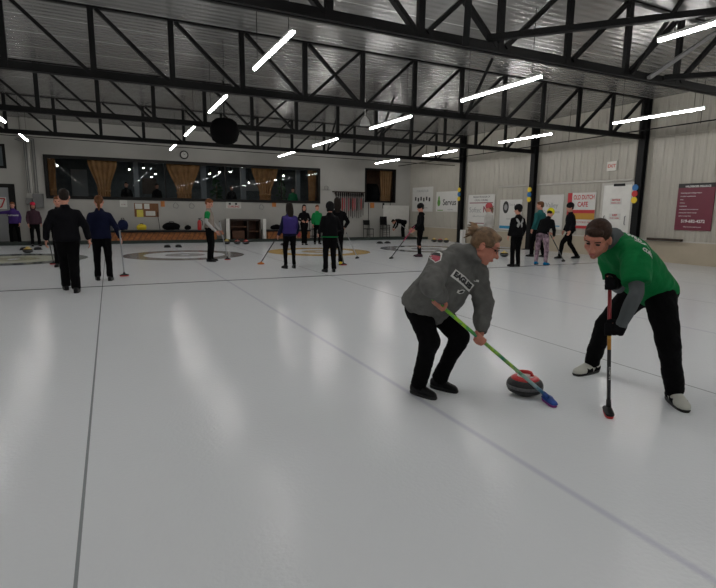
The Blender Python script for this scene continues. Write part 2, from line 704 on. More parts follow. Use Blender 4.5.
# door far left
dr = struct(empty('door_1', (-4.2, Y_F, .05), '', ''))
del dr['label'], dr['category']
mb = MB().box((-5.0, Y_F - .05, .05), (-4.86, Y_F, 2.35)).box((-3.62, Y_F - .05, .05), (-3.40, Y_F, 2.35)).box((-4.86, Y_F - .05, 2.2), (-3.62, Y_F, 2.35))
mb.build('door_frame', 'dark frame', dr)
MB().box((-4.86, Y_F - .03, .05), (-3.62, Y_F, 2.2)).build('door_leaf', 'room light wall', dr)
MB().box((-3.75, Y_F - .08, 1.05), (-3.68, Y_F - .03, 1.2)).build('door_handle', 'grey plastic', dr)
# white door right wall
dr = struct(empty('door_2', (X_R - .05, 11.6, 0), '', ''))
del dr['label'], dr['category']
MB().box((X_R - .07, 11.02, 0), (X_R - .02, 11.10, 2.48)).box((X_R - .07, 12.14, 0), (X_R - .02, 12.22, 2.48)).box((X_R - .07, 11.10, 2.40), (X_R - .02, 12.14, 2.48)).build('door_frame', 'trim light', dr)
MB().box((X_R - .06, 11.10, 0), (X_R - .025, 12.14, 2.40)).build('door_leaf', 'white paint', dr)
MB().box((X_R - .10, 11.35, 2.36), (X_R - .06, 11.75, 2.44)).build('door_closer', 'black plastic', dr)
for y in (11.24, 12.03):
    MB().tube([(X_R - .06, y, 1.38), (X_R - .10, y, 1.36), (X_R - .10, y, 1.12), (X_R - .06, y, 1.10)], .014, 8).build('door_handle', 'grey plastic', dr)

# signs on the right wall ------------------------------------------------
def wall_board(name, y0, y1, z0, z1, m, label, cat='sign', x=X_R - .032, th=.016, group=None):
    """a board hanging flat on the right wall; its face is the plane x - th"""
    o = empty(name, (x, (y0 + y1) / 2, z0), label, cat, group)
    MB().box((x - th, y0, z0), (x, y1, z1)).build('panel', m, o)
    return o
def wtext(o, body, y, z, size, m, x=X_R - .05, **kw):
    return lettering(body, size, (x, y, z), (0, -1, 0), (0, 0, 1), m, o, **kw)
def wrect(o, y0, y1, z0, z1, m, name='stripe', x=X_R - .0485):
    return MB().box((x, y0, z0), (x + .002, y1, z1)).build(name, m, o)

mk('ink black', (.015, .015, .015), .5)
mk('ink red', (.50, .03, .04), .5)
mk('ink blue', (.02, .25, .45), .5)
mk('ink green', (.10, .30, .04), .5)
mk('ink gold', (.50, .26, .03), .5)
mk('ink grey', (.3, .3, .3), .5)
mk('ink maroon', (.22, .02, .05), .5)
mk('banner', (.66, .65, .62), .5, vary=.03)
mk('ink white', (.75, .75, .73), .5)

o = wall_board('team_banner', 22.45, 24.45, 1.46, 2.76, 'banner', 'faded white banner of small black crests at the far end of the ribbed wall', 'banner')
for i in range(6):
    y = 22.75 + i * .27
    MB().box((X_R - .052, y - .07, 2.0 + .05 * (i % 2)), (X_R - .048, y + .07, 2.2 + .05 * (i % 2))).build('crest', 'ink black', o)
wtext(o, 'CURLING CLUB', 23.45, 2.55, .16, 'ink grey')
wtext(o, 'HOME OF THE ROCKS', 23.45, 1.66, .11, 'ink grey')
o = wall_board('sponsor_banner', 20.32, 22.12, 1.47, 2.47, 'banner', 'white banner with a green pear shape and the word Servus', 'banner')
mb = MB().ball((X_R - .05, 21.88, 1.92), (.004, .13, .18)).ball((X_R - .05, 21.88, 2.12), (.004, .07, .14))
mb.build('green_emblem', 'ink green', o)
wtext(o, 'Servus', 20.98, 1.92, .42, 'ink black', bold=.006)
wrect(o, 21.5, 22.0, 1.52, 1.56, 'ink green')
wtext(o, 'community', 20.9, 1.58, .10, 'ink grey')
o = wall_board('sponsor_banner', 17.65, 19.48, .86, 2.25, 'banner', 'white banner with maroon bars and large name behind the pink hat', 'banner')
wtext(o, 'PROUD SPONSOR OF', 18.55, 2.14, .12, 'ink black')
wtext(o, 'LOCAL CURLING', 18.55, 2.00, .12, 'ink black')
wrect(o, 17.75, 19.38, 1.86, 1.90, 'ink maroon')
wtext(o, 'Softec', 18.95, 1.55, .34, 'ink grey')
wtext(o, 'NW', 18.05, 1.58, .38, 'ink maroon', bold=.012)
wtext(o, 'sales and service', 18.7, 1.28, .12, 'ink grey')
wrect(o, 18.1, 19.3, .94, .98, 'ink maroon')
o = wall_board('sponsor_banner', 15.98, 17.28, .73, 2.0, 'banner', 'white banner with round black emblem and a blue bar at its foot', 'banner')
MB().ball((X_R - .048, 16.92, 1.68), (.004, .18, .26)).build('round_emblem', 'ink black', o)
MB().ball((X_R - .052, 16.92, 1.68), (.003, .10, .13)).build('emblem_centre', 'ink grey', o)
wtext(o, 'Tire & Auto', 16.38, 1.78, .14, 'ink grey')
wtext(o, 'open all week', 16.55, 1.2, .11, 'ink grey')
wrect(o, 16.6, 17.26, .78, .90, 'ink blue')
o = wall_board('sponsor_banner', 13.85, 15.02, .84, 2.15, 'banner', 'plain white banner with faint script behind the yellow hat', 'banner')
wtext(o, 'Valley', 14.4, 1.75, .26, 'ink grey')
wtext(o, 'Credit Union', 14.4, 1.5, .15, 'ink grey')
wrect(o, 13.95, 14.9, .95, .99, 'ink blue')
o = wall_board('cafe_banner', 12.45, 13.66, .92, 2.19, 'banner', 'red, white and gold cafe banner on the wall left of the white door', 'banner')
wrect(o, 13.46, 13.66, .92, 2.19, 'ink red')
wtext(o, 'OLD DUTCH', 12.95, 2.02, .22, 'ink red', bold=.005, sx=.70)
wtext(o, 'CAFE', 12.98, 1.77, .24, 'ink red', bold=.006, sx=.8)
wrect(o, 12.45, 13.46, 1.46, 1.58, 'ink red')
wrect(o, 12.45, 13.46, 1.24, 1.46, 'ink gold')
wtext(o, 'HOME COOKED MEALS', 12.95, 1.14, .09, 'ink red')
wrect(o, 12.45, 13.46, .92, 1.02, 'ink red')
for z, t1, t2 in ((1.86, 'NOTICE', 'MEMBERS ONLY'), (1.36, 'KEEP', 'DOOR CLOSED')):
    o = wall_board('door_notice', 11.42, 11.86, z - .1, z + .1, 'banner', 'small %s notice on the white door' % ('upper' if z > 1.5 else 'lower'), 'notice', x=X_R - .061, th=.004)
    wtext(o, t1, 11.64, z + .045, .085, 'ink red', x=X_R - .067, bold=.003)
    wtext(o, t2, 11.64, z - .05, .05, 'ink red', x=X_R - .067, bold=.001)
o = wall_board('exit_sign', 11.72, 12.08, 2.88, 3.18, 'exit white', 'small lit-style exit sign high above the white door', 'sign', th=.06)
wtext(o, 'EXIT', 11.9, 3.03, .15, 'exit red', x=X_R - .094, bold=.004)
o = wall_board('information_board', 8.56, 9.59, 1.0, 2.35, 'maroon', 'maroon board of white lettering at the right edge of the wall', 'sign', th=.03)
wrect(o, 8.56, 9.59, 2.23, 2.35, 'ink black', 'header', x=X_R - .065)
wtext(o, 'WILDEBOER DELLELCE', 9.03, 2.26, .07, 'ink white', x=X_R - .068, bold=.002)
for i, (t, s) in enumerate((('heating and refrigeration', .06), ('ice plant maintenance', .05), ('sales', .05), ('service', .05), ('installation', .05), ('residential and commercial', .05), ('serving the whole county', .05), ('call us at any hour', .05))):
    lettering(t, s, (X_R - .066, 9.50, 2.08 - i * .095), (0, -1, 0), (0, 0, 1), M['ink white'], o, align='LEFT')
wtext(o, '519-682-4272', 9.07, 1.26, .12, 'ink white', x=X_R - .068, bold=.003)
wtext(o, 'fully licensed and insured', 9.07, 1.10, .05, 'ink white', x=X_R - .068)
o = tag(MB().box((X_R - .18, 9.3, .66), (X_R - .04, 10.35, .73)).build('wall_shelf', 'dark wood', bevel=.008), 'long dark narrow shelf board on the lower wall below the maroon board', 'shelf')

# ------------------------------------------------------------------ columns
COLY = [6.22, 10.77, 15.31, 19.85]
cl = ['dark steel column nearest the camera on the right wall', 'dark steel column between the white door and maroon board', 'dark steel column behind the person in teal', 'dark steel column between the far banners']
for i, y in enumerate(COLY):
    o = empty('steel_column', (15.06, y, 0), cl[i], 'column', 'columns along the ribbed wall')
    mb = MB().box((15.02, y - .11, .0), (15.035, y + .11, 4.95)).box((15.19, y - .11, 0), (15.205, y + .11, 4.95)).box((15.035, y - .03, 0), (15.19, y + .03, 4.95))
    mb.build('shaft', 'steel black', o)
    MB().box((14.98, y - .2, 0), (15.23, y + .2, .02)).build('base_plate', 'steel black', o)
rocks = {10.77: [('blue', 2.28), ('red', 2.09), ('yellow', 1.89)], 15.31: [('yellow', 2.36), ('blue', 2.17), ('yellow', 1.98)], 19.85: [('yellow', 2.50), ('blue', 2.29), ('yellow', 2.08)]}
cn = {10.77: 'column beside the white door', 15.31: 'column behind the person in teal', 19.85: 'column between the far banners'}
for y, ls in rocks.items():
    for i, (c, z) in enumerate(ls):
        mb = MB()
        mb.tube([(15.02, y + .05, z), (14.99, y + .05, z)], [.10, .10], 20)
        pos = ('top', 'middle', 'bottom')[i]
        o = tag(mb.build('marker_disc', c + ' paint', bevel=.006), '%s round marker, %s of three on the %s' % (c, pos, cn[y]), 'marker', 'coloured discs on the columns')

# ------------------------------------------------------------------ roof trusses
NODE = 1.3775
X0 = 3.93
ZB, ZT = 3.81, 4.93
XS = [X0 + (1.345 if k < 0 else NODE) * k for k in range(-7, 9)]
XS = [x for x in XS if X_L + .1 < x < 15.0]
tl = {1.68: 'roof truss overhead just in front of the camera, out of the picture', 6.22: 'black roof truss nearest to the camera crossing the top of the picture',
      10.77: 'black roof truss second from the camera ending on the column by the white door', 15.31: 'black roof truss third from the camera carrying the round black drum', 19.85: 'farthest black roof truss in front of the clock wall'}
for ty in (1.68, 6.22, 10.77, 15.31, 19.85):
    o = empty('roof_truss', (4.7, ty, ZB), tl[ty], 'truss', 'roof trusses')
    mb = MB()
    for s in (-1, 1):
        mb.box((X_L, ty + s * .045 - .03, ZB - .065), (15.02, ty + s * .045 + .03, ZB - .045))
        mb.box((X_L, ty + s * .02 - .008, ZB - .045), (15.02, ty + s * .02 + .008, ZB + .075))
    mb.build('bottom_chord', 'steel black', o)
    MB().box((X_L, ty - .05, ZT + .002), (15.02, ty + .05, ZT + .07)).build('top_chord', 'steel black', o)
    for i, x in enumerate(XS):
        MB().beam((x, ty, ZB - .04), (x, ty, ZT + .01), .10, .07).build('vertical_web', 'steel black', o)
    for i in range(len(XS) - 1):
        a, b = XS[i], XS[i + 1]
        if a < X0 - .1 or abs(a - X0) < .1:
            MB().beam((a + .09, ty + .01, ZT - .0), (b - .07, ty + .01, ZB + .03), .09, .06).build('diagonal_web', 'steel black', o)
        if a > X0 - .1:
            MB().beam((a + .09, ty - .01, ZB + .03), (b - .07, ty - .01, ZT - .0), .09, .06).build('diagonal_web', 'steel black', o)
    MB().beam((XS[0] - .09, ty, ZB + .03), (X_L, ty, ZT - .02), .07, .05).build('diagonal_web', 'steel black', o)
    MB().beam((XS[-1] + .09, ty, ZB + .03), (15.02, ty, ZT - .02), .07, .05).build('diagonal_web', 'steel black', o)
    if ty > 5:
        for x in (8.15,):
            MB().beam((x + .02, ty - .06, ZB), (x, ty - 1.0, ZT + .02), .05, .05).build('sway_brace', 'steel black', o)
o = empty('diagonal_brace', (7, 4, ZB), 'black steel brace running diagonally from the nearest truss towards the upper right', 'brace')
MB().beam((5.03, 6.17, ZB + .10), (9.2, 1.74, ZB + .16), .09, .08).build('brace_bar', 'steel black', o)
o = empty('diagonal_brace', (12, 4, ZB), 'level black steel brace leaving the nearest truss at the right edge', 'brace')
MB().beam((8.95, 6.12, ZB + .02), (14.9, 1.8, ZB + .26), .10, .08).build('brace_bar', 'steel black', o)
o = empty('diagonal_brace', (9.5, 6, ZB), 'worn grey slanting brace below the bright tube at the upper right', 'brace')
MB().beam((8.6, 6.15, ZB - .02), (10.5, 6.05, ZT), .07, .06).build('brace_bar', 'ink grey', o)
o = empty('diagonal_brace', (4.6, 6.1, ZB), 'short black brace rising steeply from the nearest truss at top centre', 'brace')
MB().beam((4.60, 6.1, ZB - .07), (3.9, 5.1, ZT + .02), .09, .06).build('brace_bar', 'steel black', o)

o = tag(MB().tube([(X_L, 20.6, 3.79), (3, 20.6, 3.73), (9, 20.6, 3.70), (15.2, 20.6, 3.68)], .013, 8).build('conduit_pipe', 'steel black'), 'thin dark conduit running along the far wall side of the last truss', 'pipe')
o = empty('sprinkler_pipe', (14.45, 10, 3.9), 'long thin dark pipe hung along the ribbed wall', 'pipe')
MB().tube([(14.45, 2, 3.92), (14.45, 24.7, 3.92)], .018, 8).build('pipe_run', 'steel black', o)
for y in (8.7, 13.1, 17.6, 22.0):
    MB().tube([(14.45, y, 3.88), (14.45, y, Z_C)], .008, 6).build('hanger_rod', 'steel black', o)
# pipes and box on the far wall, left
for i, x in enumerate((-2.93, -2.86, -2.68, -2.60)):
    tag(MB().tube([(x, Y_F - .17 if i < 2 else Y_F - .03, 2.0), (x, Y_F - .17 if i < 2 else Y_F - .03, 4.0 + .05 * i), (x - .3, Y_F - .17 if i < 2 else Y_F - .03, 4.1 + .05 * i)], .018, 8).build('conduit_pipe', 'grey plastic'),
        ('first', 'second', 'third', 'fourth')[i] + ' thin grey conduit from the left above the switch box', 'pipe', 'conduits beside the door')
o = empty('switch_box', (-2.85, Y_F, 1.5), 'grey electrical switch box between the door and long window', 'box')
MB().box((-2.78, Y_F - .30, 1.42), (-2.42, Y_F - .0, 1.98)).build('cabinet', 'grey plastic', o, bevel=.01)
MB().box((-3.02, Y_F - .24, 1.55), (-2.80, Y_F - .14, 1.80)).build('side_switch', 'grey plastic', o, bevel=.01)

# ------------------------------------------------------------------ tube lights
def tube_light(x, y, L, label, z=3.8):
    o = empty('tube_light', (x, y, z), label, 'ceiling light', 'tube lights over the ice')
    MB().box((x - .03, y - L / 2, z + .002), (x + .03, y + L / 2, z + .035)).build('housing', 'white plastic', o)
    n = 8
    MB().tube([(x, y - L / 2 + .01, z - .015), (x, y + L / 2 - .01, z - .015)], .023, 12).build('diffuser', 'tube glow', o, smooth=True)
    for s in (-1, 1):
        MB().tube([(x, y + s * L * .4, z + .04), (x, y + s * L * .4, Z_C)], .005, 6).build('hanger_wire', 'steel black', o)
    return o
rown = {-2.5: 'leftmost row', 2.35: 'row over the left sheet', 6.9: 'middle row', 12.0: 'row nearest the ribbed wall'}
ordn = ['nearest', 'second', 'third', 'farthest']
for x, ys, L in ((-2.5, (8.0, 12.3, 16.7, 21.1), 1.95), (2.35, (7.9, 12.25, 16.65, 21.2), 2.05), (6.9, (8.08, 12.35, 16.92, 21.2), 2.25), (12.0, (8.32, 12.68, 17.5, 21.63), 2.28)):
    for i, y in enumerate(ys):
        tube_light(x + (.12 if (x == 12.0 and i == 2) else 0), y, L, 'glowing white tube light, %s of the %s' % (ordn[i], rown[x]))
    for k in range(4):
        tube_light(x, ys[0] - 4.35 * (k + 1), L, 'glowing white tube light, near end of the middle row' if (x == 6.9 and k == 0) else 'glowing white tube light behind the picture, %s back in the %s' % (('first', 'second', 'third', 'fourth')[k], rown[x]))
# the round drum and the bell lamp
o = empty('round_drum', (3.05, 15.05, 3.6), 'round black drum hanging below the third truss', 'speaker')
MB().lathe([(.0, -.40), (.20, -.38), (.34, -.28), (.40, -.10), (.40, .05), (.34, .22), (.24, .30), (.0, .30)], (3.05, 14.95, 3.64), 28).build('drum_body', 'matt black', o, smooth=True)
MB().tube([(3.05, 14.95, 3.9), (3.05, 14.95, Z_C)], .02, 8).build('hanger_rod', 'steel black', o)
o = empty('bell_lamp', (7.5, 15.0, 4.3), 'white bell shaped lamp, unlit, above the middle of the rink', 'ceiling light')
MB().lathe([(.03, .16), (.06, .12), (.12, .04), (.16, -.10), (.17, -.12), (.15, -.12), (.10, .0)], (7.5, 15.0, 4.27), 20).build('lamp_shade', 'white plastic', o, smooth=True)
MB().tube([(7.5, 15.0, 4.4), (7.5, 15.0, Z_C)], .012, 8).build('hanger_rod', 'white plastic', o)
# clock
o = empty('wall_clock', (3.2, Y_F, 3.86), 'round clock with black rim high above the long window', 'clock')
c = MB()
secs = []
c.tube([(3.2, Y_F, 3.87), (3.2, Y_F - .05, 3.87)], .19, 28)
c.build('clock_rim', 'black plastic', o)
MB().tube([(3.2, Y_F - .05, 3.87), (3.2, Y_F - .056, 3.87)], .14, 28).build('clock_face', 'paper', o)
MB().beam((3.2, Y_F - .06, 3.87), (3.26, Y_F - .06, 3.93), .012).build('hour_hand', 'ink black', o)
MB().beam((3.2, Y_F - .06, 3.87), (3.16, Y_F - .06, 3.98), .008).build('minute_hand', 'ink black', o)

# ------------------------------------------------------------------ far wall furnishings
def fboard(name, x0, x1, z0, z1, m, label, cat, th=.025, y=Y_F):
    o = empty(name, ((x0 + x1) / 2, y, z0), label, cat)
    MB().box((x0, y - th, z0), (x1, y - .004, z1)).build('panel', m, o)
    return o
def ftext(o, body, x, z, size, m, y=Y_F - .03, **kw):
    return lettering(body, size, (x, y, z), (1, 0, 0), (0, 0, 1), m, o, **kw)
def frect(o, x0, x1, z0, z1, m, name='sheet', y=Y_F - .028):
    return MB().box((x0, y - .004, z0), (x1, y, z1)).build(name, m, o)
o = fboard('notice_board', .99, 2.0, 1.07, 1.67, 'cork', 'brown cork notice board with white and yellow papers', 'notice board')
for a in ((1.03, 1.32, 1.42, 1.65, 'paper'), (1.40, 1.62, 1.42, 1.65, 'paper'), (1.08, 1.35, 1.06, 1.38, 'yellow paper'), (1.45, 1.85, 1.12, 1.33, 'paper')):
    frect(o, *a[:4], a[4], 'paper_sheet')
o = fboard('curling_poster', .42, .72, 1.50, 1.79, 'paper', 'small pale poster under the long window left of the cork board', 'poster')
ftext(o, 'CURL', .57, 1.60, .08, 'ink maroon')
tag(MB().box((2.10, Y_F - .03, 1.53), (2.27, Y_F, 1.78)).build('orange_card', 'orange card'), 'orange card right of the cork notice board', 'card', 'orange cards under the windows')
tag(MB().box((7.29, Y_F - .03, 1.60), (7.49, Y_F, 1.80)).build('orange_card', 'orange card'), 'orange card under the right part of the long window', 'card', 'orange cards under the windows')
tag(MB().box((12.78, Y_F - .03, 1.62), (13.02, Y_F, 1.90)).build('orange_card', 'orange card'), 'orange card under the small window', 'card', 'orange cards under the windows')
tag(MB().box((13.55, Y_F - .03, 1.60), (13.65, Y_F, 1.90)).build('black_fitting', 'black plastic'), 'narrow black fitting right of the card under the small window', 'fitting')
o = fboard('club_sign', 5.03, 5.74, 1.50, 1.80, 'paper', 'white sign with red wording under the middle of the long window', 'sign')
ftext(o, 'CURLING', 5.38, 1.58, .13, 'ink red', bold=.003)
for x in (5.2, 5.5):
    frect(o, x - .05, x + .05, 1.67, 1.76, 'ink black', 'figure_mark')
o = fboard('red_sign', -3.95 - .55, -3.72, 1.35, 1.82, 'paper', 'white sign with a slanting red frame on the far left door', 'sign', y=Y_F - .03)
mb = MB()
for a, b in (((-4.45, 1.76), (-3.76, 1.76)), ((-3.76, 1.76), (-3.9, 1.42)), ((-3.9, 1.42), (-4.4, 1.42))):
    mb.beam((a[0], Y_F - .06, a[1]), (b[0], Y_F - .06, b[1]), .05, .01, up=V((0, 1, 0)))
mb.build('red_frame', 'ink red', o)
o = fboard('dark_picture', -4.4, -3.6, 2.95, 3.9, 'dark frame', 'dark framed panel high on the far left wall', 'picture')
frect(o, -4.3, -3.70, 3.05, 3.8, 'room wall', 'picture_sheet')
# hooks and hanging cables on the white wall
for x, w in ((2.75, 'beside the left orange card'), (3.45, 'above the fire extinguisher'), (6.75, 'left of the purple jacket')):
    tag(MB().tube([(x, Y_F - .02, 1.74), (x - .12, Y_F - .03, 1.62), (x - .1, Y_F - .03, 1.5), (x + .05, Y_F - .03, 1.47), (x + .12, Y_F - .03, 1.58), (x + .02, Y_F - .02, 1.70)], .012, 6).build('coiled_cord', 'grey plastic'),
        'grey coiled cord on the white wall ' + w, 'cord', 'cords on the far wall')
# benches
def bench(x0, x1, label):
    o = empty('wood_bench', ((x0 + x1) / 2, 24.2, .05), label, 'bench')
    MB().box((x0, 23.75, .05), (x1, Y_F - .01, .42)).build('bench_front', 'pine', o)
    mb = MB()
    x = x0 + .1
    while x < x1 - .25:
        mb.beam((x, 23.74, .08), (x + .2, 23.74, .40), .02, .012, up=V((0, 1, 0)))
        x += .22
    mb.build('slat_pattern', 'brown wood', o)
    MB().box((x0 - .03, 23.68, .42), (x1 + .03, Y_F - .01, .49)).build('bench_top', 'black plastic', o)
    return o
bench(-.60, 4.35, 'long orange pine bench with black top left of the brown stand')
bench(6.75, 8.9, 'short orange pine bench with black top right of the brown stand')
# brown stand
o = empty('wood_stand', (5.6, 24.2, .05), 'brown wooden stand with open shelves between two white posts', 'stand')
mb = MB().box((4.95, 23.9, .05), (5.02, Y_F, .98)).box((6.38, 23.9, .05), (6.45, Y_F, .98)).box((4.95, 23.9, .93), (6.45, Y_F, 1.0)).box((5.8, 23.9, .05), (5.87, Y_F, .93))
mb.build('carcass', 'dark wood', o)
MB().box((5.02, 24.55, .05), (6.38, 24.6, .93)).build('back_panel', 'brown wood', o)
MB().box((5.02, 23.95, .62), (5.8, 24.55, .66)).build('shelf', 'brown wood', o)
MB().box((5.87, 23.95, .40), (6.38, 24.55, .44)).build('shelf', 'brown wood', o)
MB().box((5.12, 24.0, .10), (5.7, 24.4, .46)).build('crate', 'brown wood', o)
for x, s in ((4.85, 'left'), (6.56, 'right')):
    tag(MB().box((x - .075, 23.6, .05), (x + .075, 23.75, 1.02)).build('white_post', 'white paint', bevel=.01), 'white square post at the %s side of the brown stand' % s, 'post', 'white posts')
# extinguisher
o = empty('fire_extinguisher', (3.67, 24.4, .49), 'red fire extinguisher standing on the pine bench', 'fire extinguisher')
MB().lathe([(.0, 0), (.085, .01), (.09, .05), (.09, .36), (.06, .43), (.03, .46), (.0, .47)], (3.67, 24.2, .49), 20).build('cylinder', 'red paint', o, smooth=True)
MB().beam((3.67, 24.2, .94), (3.67, 24.2, 1.02), .04).beam((3.62, 24.2, 1.0), (3.78, 24.2, 1.04), .03).build('valve', 'black plastic', o)
MB().tube([(3.70, 24.18, .98), (3.80, 24.15, .9), (3.79, 24.14, .7)], .014, 8).build('hose', 'black plastic', o)
# bags on the bench
def bag(x, w, h, d, m, label, name='sports_bag', cat='bag', handle=True):
    o = empty(name, (x, 24.15, .49), label, cat)
    mb = MB().ball((x, 24.15, .49 + h * .45), (w / 2, d / 2, h * .5)).ball((x - w * .2, 24.15, .49 + h * .35), (w * .32, d * .45, h * .42)).ball((x + w * .22, 24.14, .49 + h * .4), (w * .28, d * .42, h * .4))
    mb.box((x - w * .42, 24.15 - d * .35, .49), (x + w * .42, 24.15 + d * .35, .49 + h * .5))
    put('bag_body', fuse(mb, 'bag_body', .02, 3, .015, 8), m, o)
    o.location.z += .035
    if handle:
        MB().tube([(x - w * .2, 24.1, .49 + h * .8), (x - w * .1, 24.1, .49 + h * 1.15), (x + w * .1, 24.1, .49 + h * 1.15), (x + w * .2, 24.1, .49 + h * .8)], .015, 8).build('handle', 'black plastic', o)
    return o
cloth('navy cloth', (.015, .02, .06))
cloth('black cloth', (.005, .005, .006), spec=.1)
cloth('yellow cloth', (.75, .58, .05))
cloth('grey cloth', (.12, .12, .13))
bag(-.15, .55, .38, .4, 'grey cloth', 'grey bag on the bench behind the woman with the ponytail')
bag(.48, .42, .46, .4, 'navy cloth', 'tall dark blue bag on the left end of the bench')
bag(1.22, .42, .26, .35, 'yellow cloth', 'yellow bag on the bench below the cork board')
bag(2.45, .75, .34, .4, 'black cloth', 'wide black bag in the middle of the bench')
bag(3.15, .3, .20, .3, 'black cloth', 'small black bag left of the red extinguisher')
bag(7.3, .6, .22, .35, 'black cloth', 'black bag on the short bench')
bag(8.0, .35, .25, .3, 'grey cloth', 'grey bag on the short bench')
tag(MB().tube([(1.98, 24.3, .49), (1.92, 24.6, 1.3)], .014, 8).build('thin_pole', 'black plastic'), 'thin black pole leaning on the wall below the cork board', 'pole')
# broom rack
o = empty('broom_rack', (11.5, Y_F, 2.45), 'dark rail on the wall from which brooms hang', 'rack')
MB().box((10.55, Y_F - .16, 2.40), (12.38, Y_F, 2.46)).build('rail', 'dark wood', o)
for x in (10.7, 11.45, 12.25):
    MB().box((x - .02, Y_F - .14, 2.3), (x + .02, Y_F, 2.40)).build('bracket', 'dark wood', o)
mk('broom pink', (.55, .12, .16), .5)
mk('broom red', (.45, .03, .03), .4)
hm = ['black plastic', 'broom pink', 'black plastic', 'broom red', 'broom pink', 'grey plastic', 'broom pink', 'black plastic', 'broom red', 'broom pink', 'black plastic', 'grey plastic', 'broom red', 'black plastic']
for i in range(14):
    x = 10.72 + i * .122
    o = empty('hanging_broom', (x, Y_F - .1, 1.1), '%s handled broom hanging in the rack on the far wall' % ('pink' if 'pink' in hm[i] else 'red' if 'red' in hm[i] else 'grey' if 'grey' in hm[i] else 'black'), 'broom', 'brooms hanging in the rack')
    dz = random.uniform(-.1, .1)
    MB().tube([(x, Y_F - .1, 1.15 + dz), (x, Y_F - .1, 1.75 + dz)], .016, 8).build('upper_handle', 'black plastic', o)
    MB().tube([(x, Y_F - .1, 1.55 + dz), (x, Y_F - .1, 2.12)], .030, 8).build('handle_wrap', hm[i], o)
    MB().ball((x, Y_F - .1, 2.3), (.04, .04, .12)).tube([(x, Y_F - .1, 2.10), (x, Y_F - .1, 2.3)], .018, 8).build('brush_head', 'black plastic', o, smooth=True)
tag(MB().tube([(9.95, Y_F - .03, 2.5), (10.4, Y_F - .03, 2.52)], .012, 6).tube([(10.12, Y_F - .03, 2.5), (10.1, Y_F - .03, 2.68), (10.2, Y_F - .03, 2.72), (10.3, Y_F - .03, 2.66), (10.26, Y_F - .03, 2.5)], .012, 6).build('wall_hook', 'grey plastic'), 'thin metal hook rail on the wall right of the long window', 'hook')
# chairs
def chair(x, y, rz, label, tall=.92, first=None):
    o = empty('stacking_chair', (0, 0, 0), label, 'chair')
    for sx in (-1, 1):
        MB().tube([(sx * .2, .18, 0), (sx * .19, .2, .45), (sx * .19, .26, tall)], .014, 8).build('leg', 'black plastic', o)
        MB().tube([(sx * .2, -.2, 0), (sx * .19, -.18, .45)], .014, 8).build('leg', 'black plastic', o)
    MB().box((-.22, -.21, .44), (.22, .2, .48)).build('seat', 'black plastic', o, bevel=.012)
    MB().box((-.19, .22, .66), (.19, .26, tall)).build('backrest', 'black plastic', o, bevel=.012)
    MB().tube([(-.2, -.2, .18), (.2, -.2, .18)], .009, 6).build('stretcher', 'black plastic', o)
    o.location = (x, y, .05)
    o.rotation_euler = (0, 0, rz)
    return o
chair(12.45, 24.3, .05, 'dark metal chair under the left side of the small window')
for k in range(3):
    c = chair(13.4, 24.2, -.1, 'dark metal chair, %s of the stack behind the bending person' % ('bottom', 'middle', 'top')[k])
    c.location.z = .05 + k * .10
    c['group'] = 'stack of chairs'
o = tag(MB().box((13.55, Y_F - .12, .07), (15.2, Y_F - .08, 1.78)).build('white_board', 'white paint'), 'large plain white board standing against the corner wall', 'board')
for x in (12.67, 14.02):
    tag(MB().tube([(x, Y_F - .03, .1), (x, Y_F - .03, 1.9)], .018, 6).build('conduit_pipe', 'dark frame'), 'thin dark pipe below the %s of the small window' % ('left side' if x < 13 else 'right side'), 'pipe')
# table with small things behind the group
o = empty('black_cart', (9.4, 24.0, .05), 'black wire cart behind the two people in black', 'cart')
for z in (.1, .45, .8):
    MB().box((9.05, 23.8, .05 + z), (9.75, 24.3, .08 + z)).build('shelf', 'black plastic', o)
for sx in (9.07, 9.73):
    for sy in (23.82, 24.28):
        MB().tube([(sx, sy, .05), (sx, sy, 1.0)], .014, 6).build('post', 'black plastic', o)
tag(MB().box((9.2, 23.95, .885), (9.45, 24.15, 1.06)).build('pink_box', 'broom pink', bevel=.01), 'small pink box on top of the black cart', 'box')
tag(MB().box((9.5, 23.95, .885), (9.66, 24.1, 1.0)).build('white_cup', 'paper', bevel=.01), 'small white box on top of the black cart', 'box')
tag(MB().box((15.0, 19.5, 0), (15.2, 19.68, .62)).build('white_box', 'white plastic', bevel=.01), 'narrow white bin at the foot of the column between the far banners', 'bin')

# lounge contents behind the glass ---------------------------------------
def curtain(x0, x1, z0, z1, label, y=Y_F + .45, waist=.42):
    n, m = 40, 14
    vs, fs = [], []
    for layer in (0, .02):
        for j in range(m + 1):
            t = j / m
            z = z1 + (z0 - z1) * t
            q = min(1, max(0, (t - .25) / .5))
            k = 1 - (1 - waist) * (q * q * (3 - 2 * q))
            for i in range(n + 1):
                s = i / n
                xx = (x0 + x1) / 2 + (s - .5) * (x1 - x0) * k
                vs.append((xx, y + layer + .03 * math.sin(s * 2 * PI * 5) + .01 * math.sin(s * 23), z))
    o = (m + 1) * (n + 1)
    for L in (0, 1):
        for j in range(m):
            for i in range(n):
                a = L * o + j * (n + 1) + i
                fs.append((a, a + 1, a + n + 2, a + n + 1))
    root = empty('window_curtain', ((x0 + x1) / 2, y, z1), label, 'curtain', 'tied curtains in the viewing windows')
    MB().add(vs, fs).build('drape', 'curtain', root, smooth=True)
    MB().loft([((( x0 + x1) / 2, y, z1 + (z0 - z1) * .73), V((1, 0, 0)) * (x1 - x0) * waist * .55, V((0, 1, 0)) * .08), (((x0 + x1) / 2, y, z1 + (z0 - z1) * .76), V((1, 0, 0)) * (x1 - x0) * waist * .55, V((0, 1, 0)) * .08)], 20).build('tieback', 'curtain', root)
    return root
curtain(-2.25, -1.95, 1.5, 4.2, 'narrow brown curtain at the left end of the long window', waist=.85)
curtain(-.75, .42, 1.5, 4.2, 'brown tied curtain in the left part of the long window')
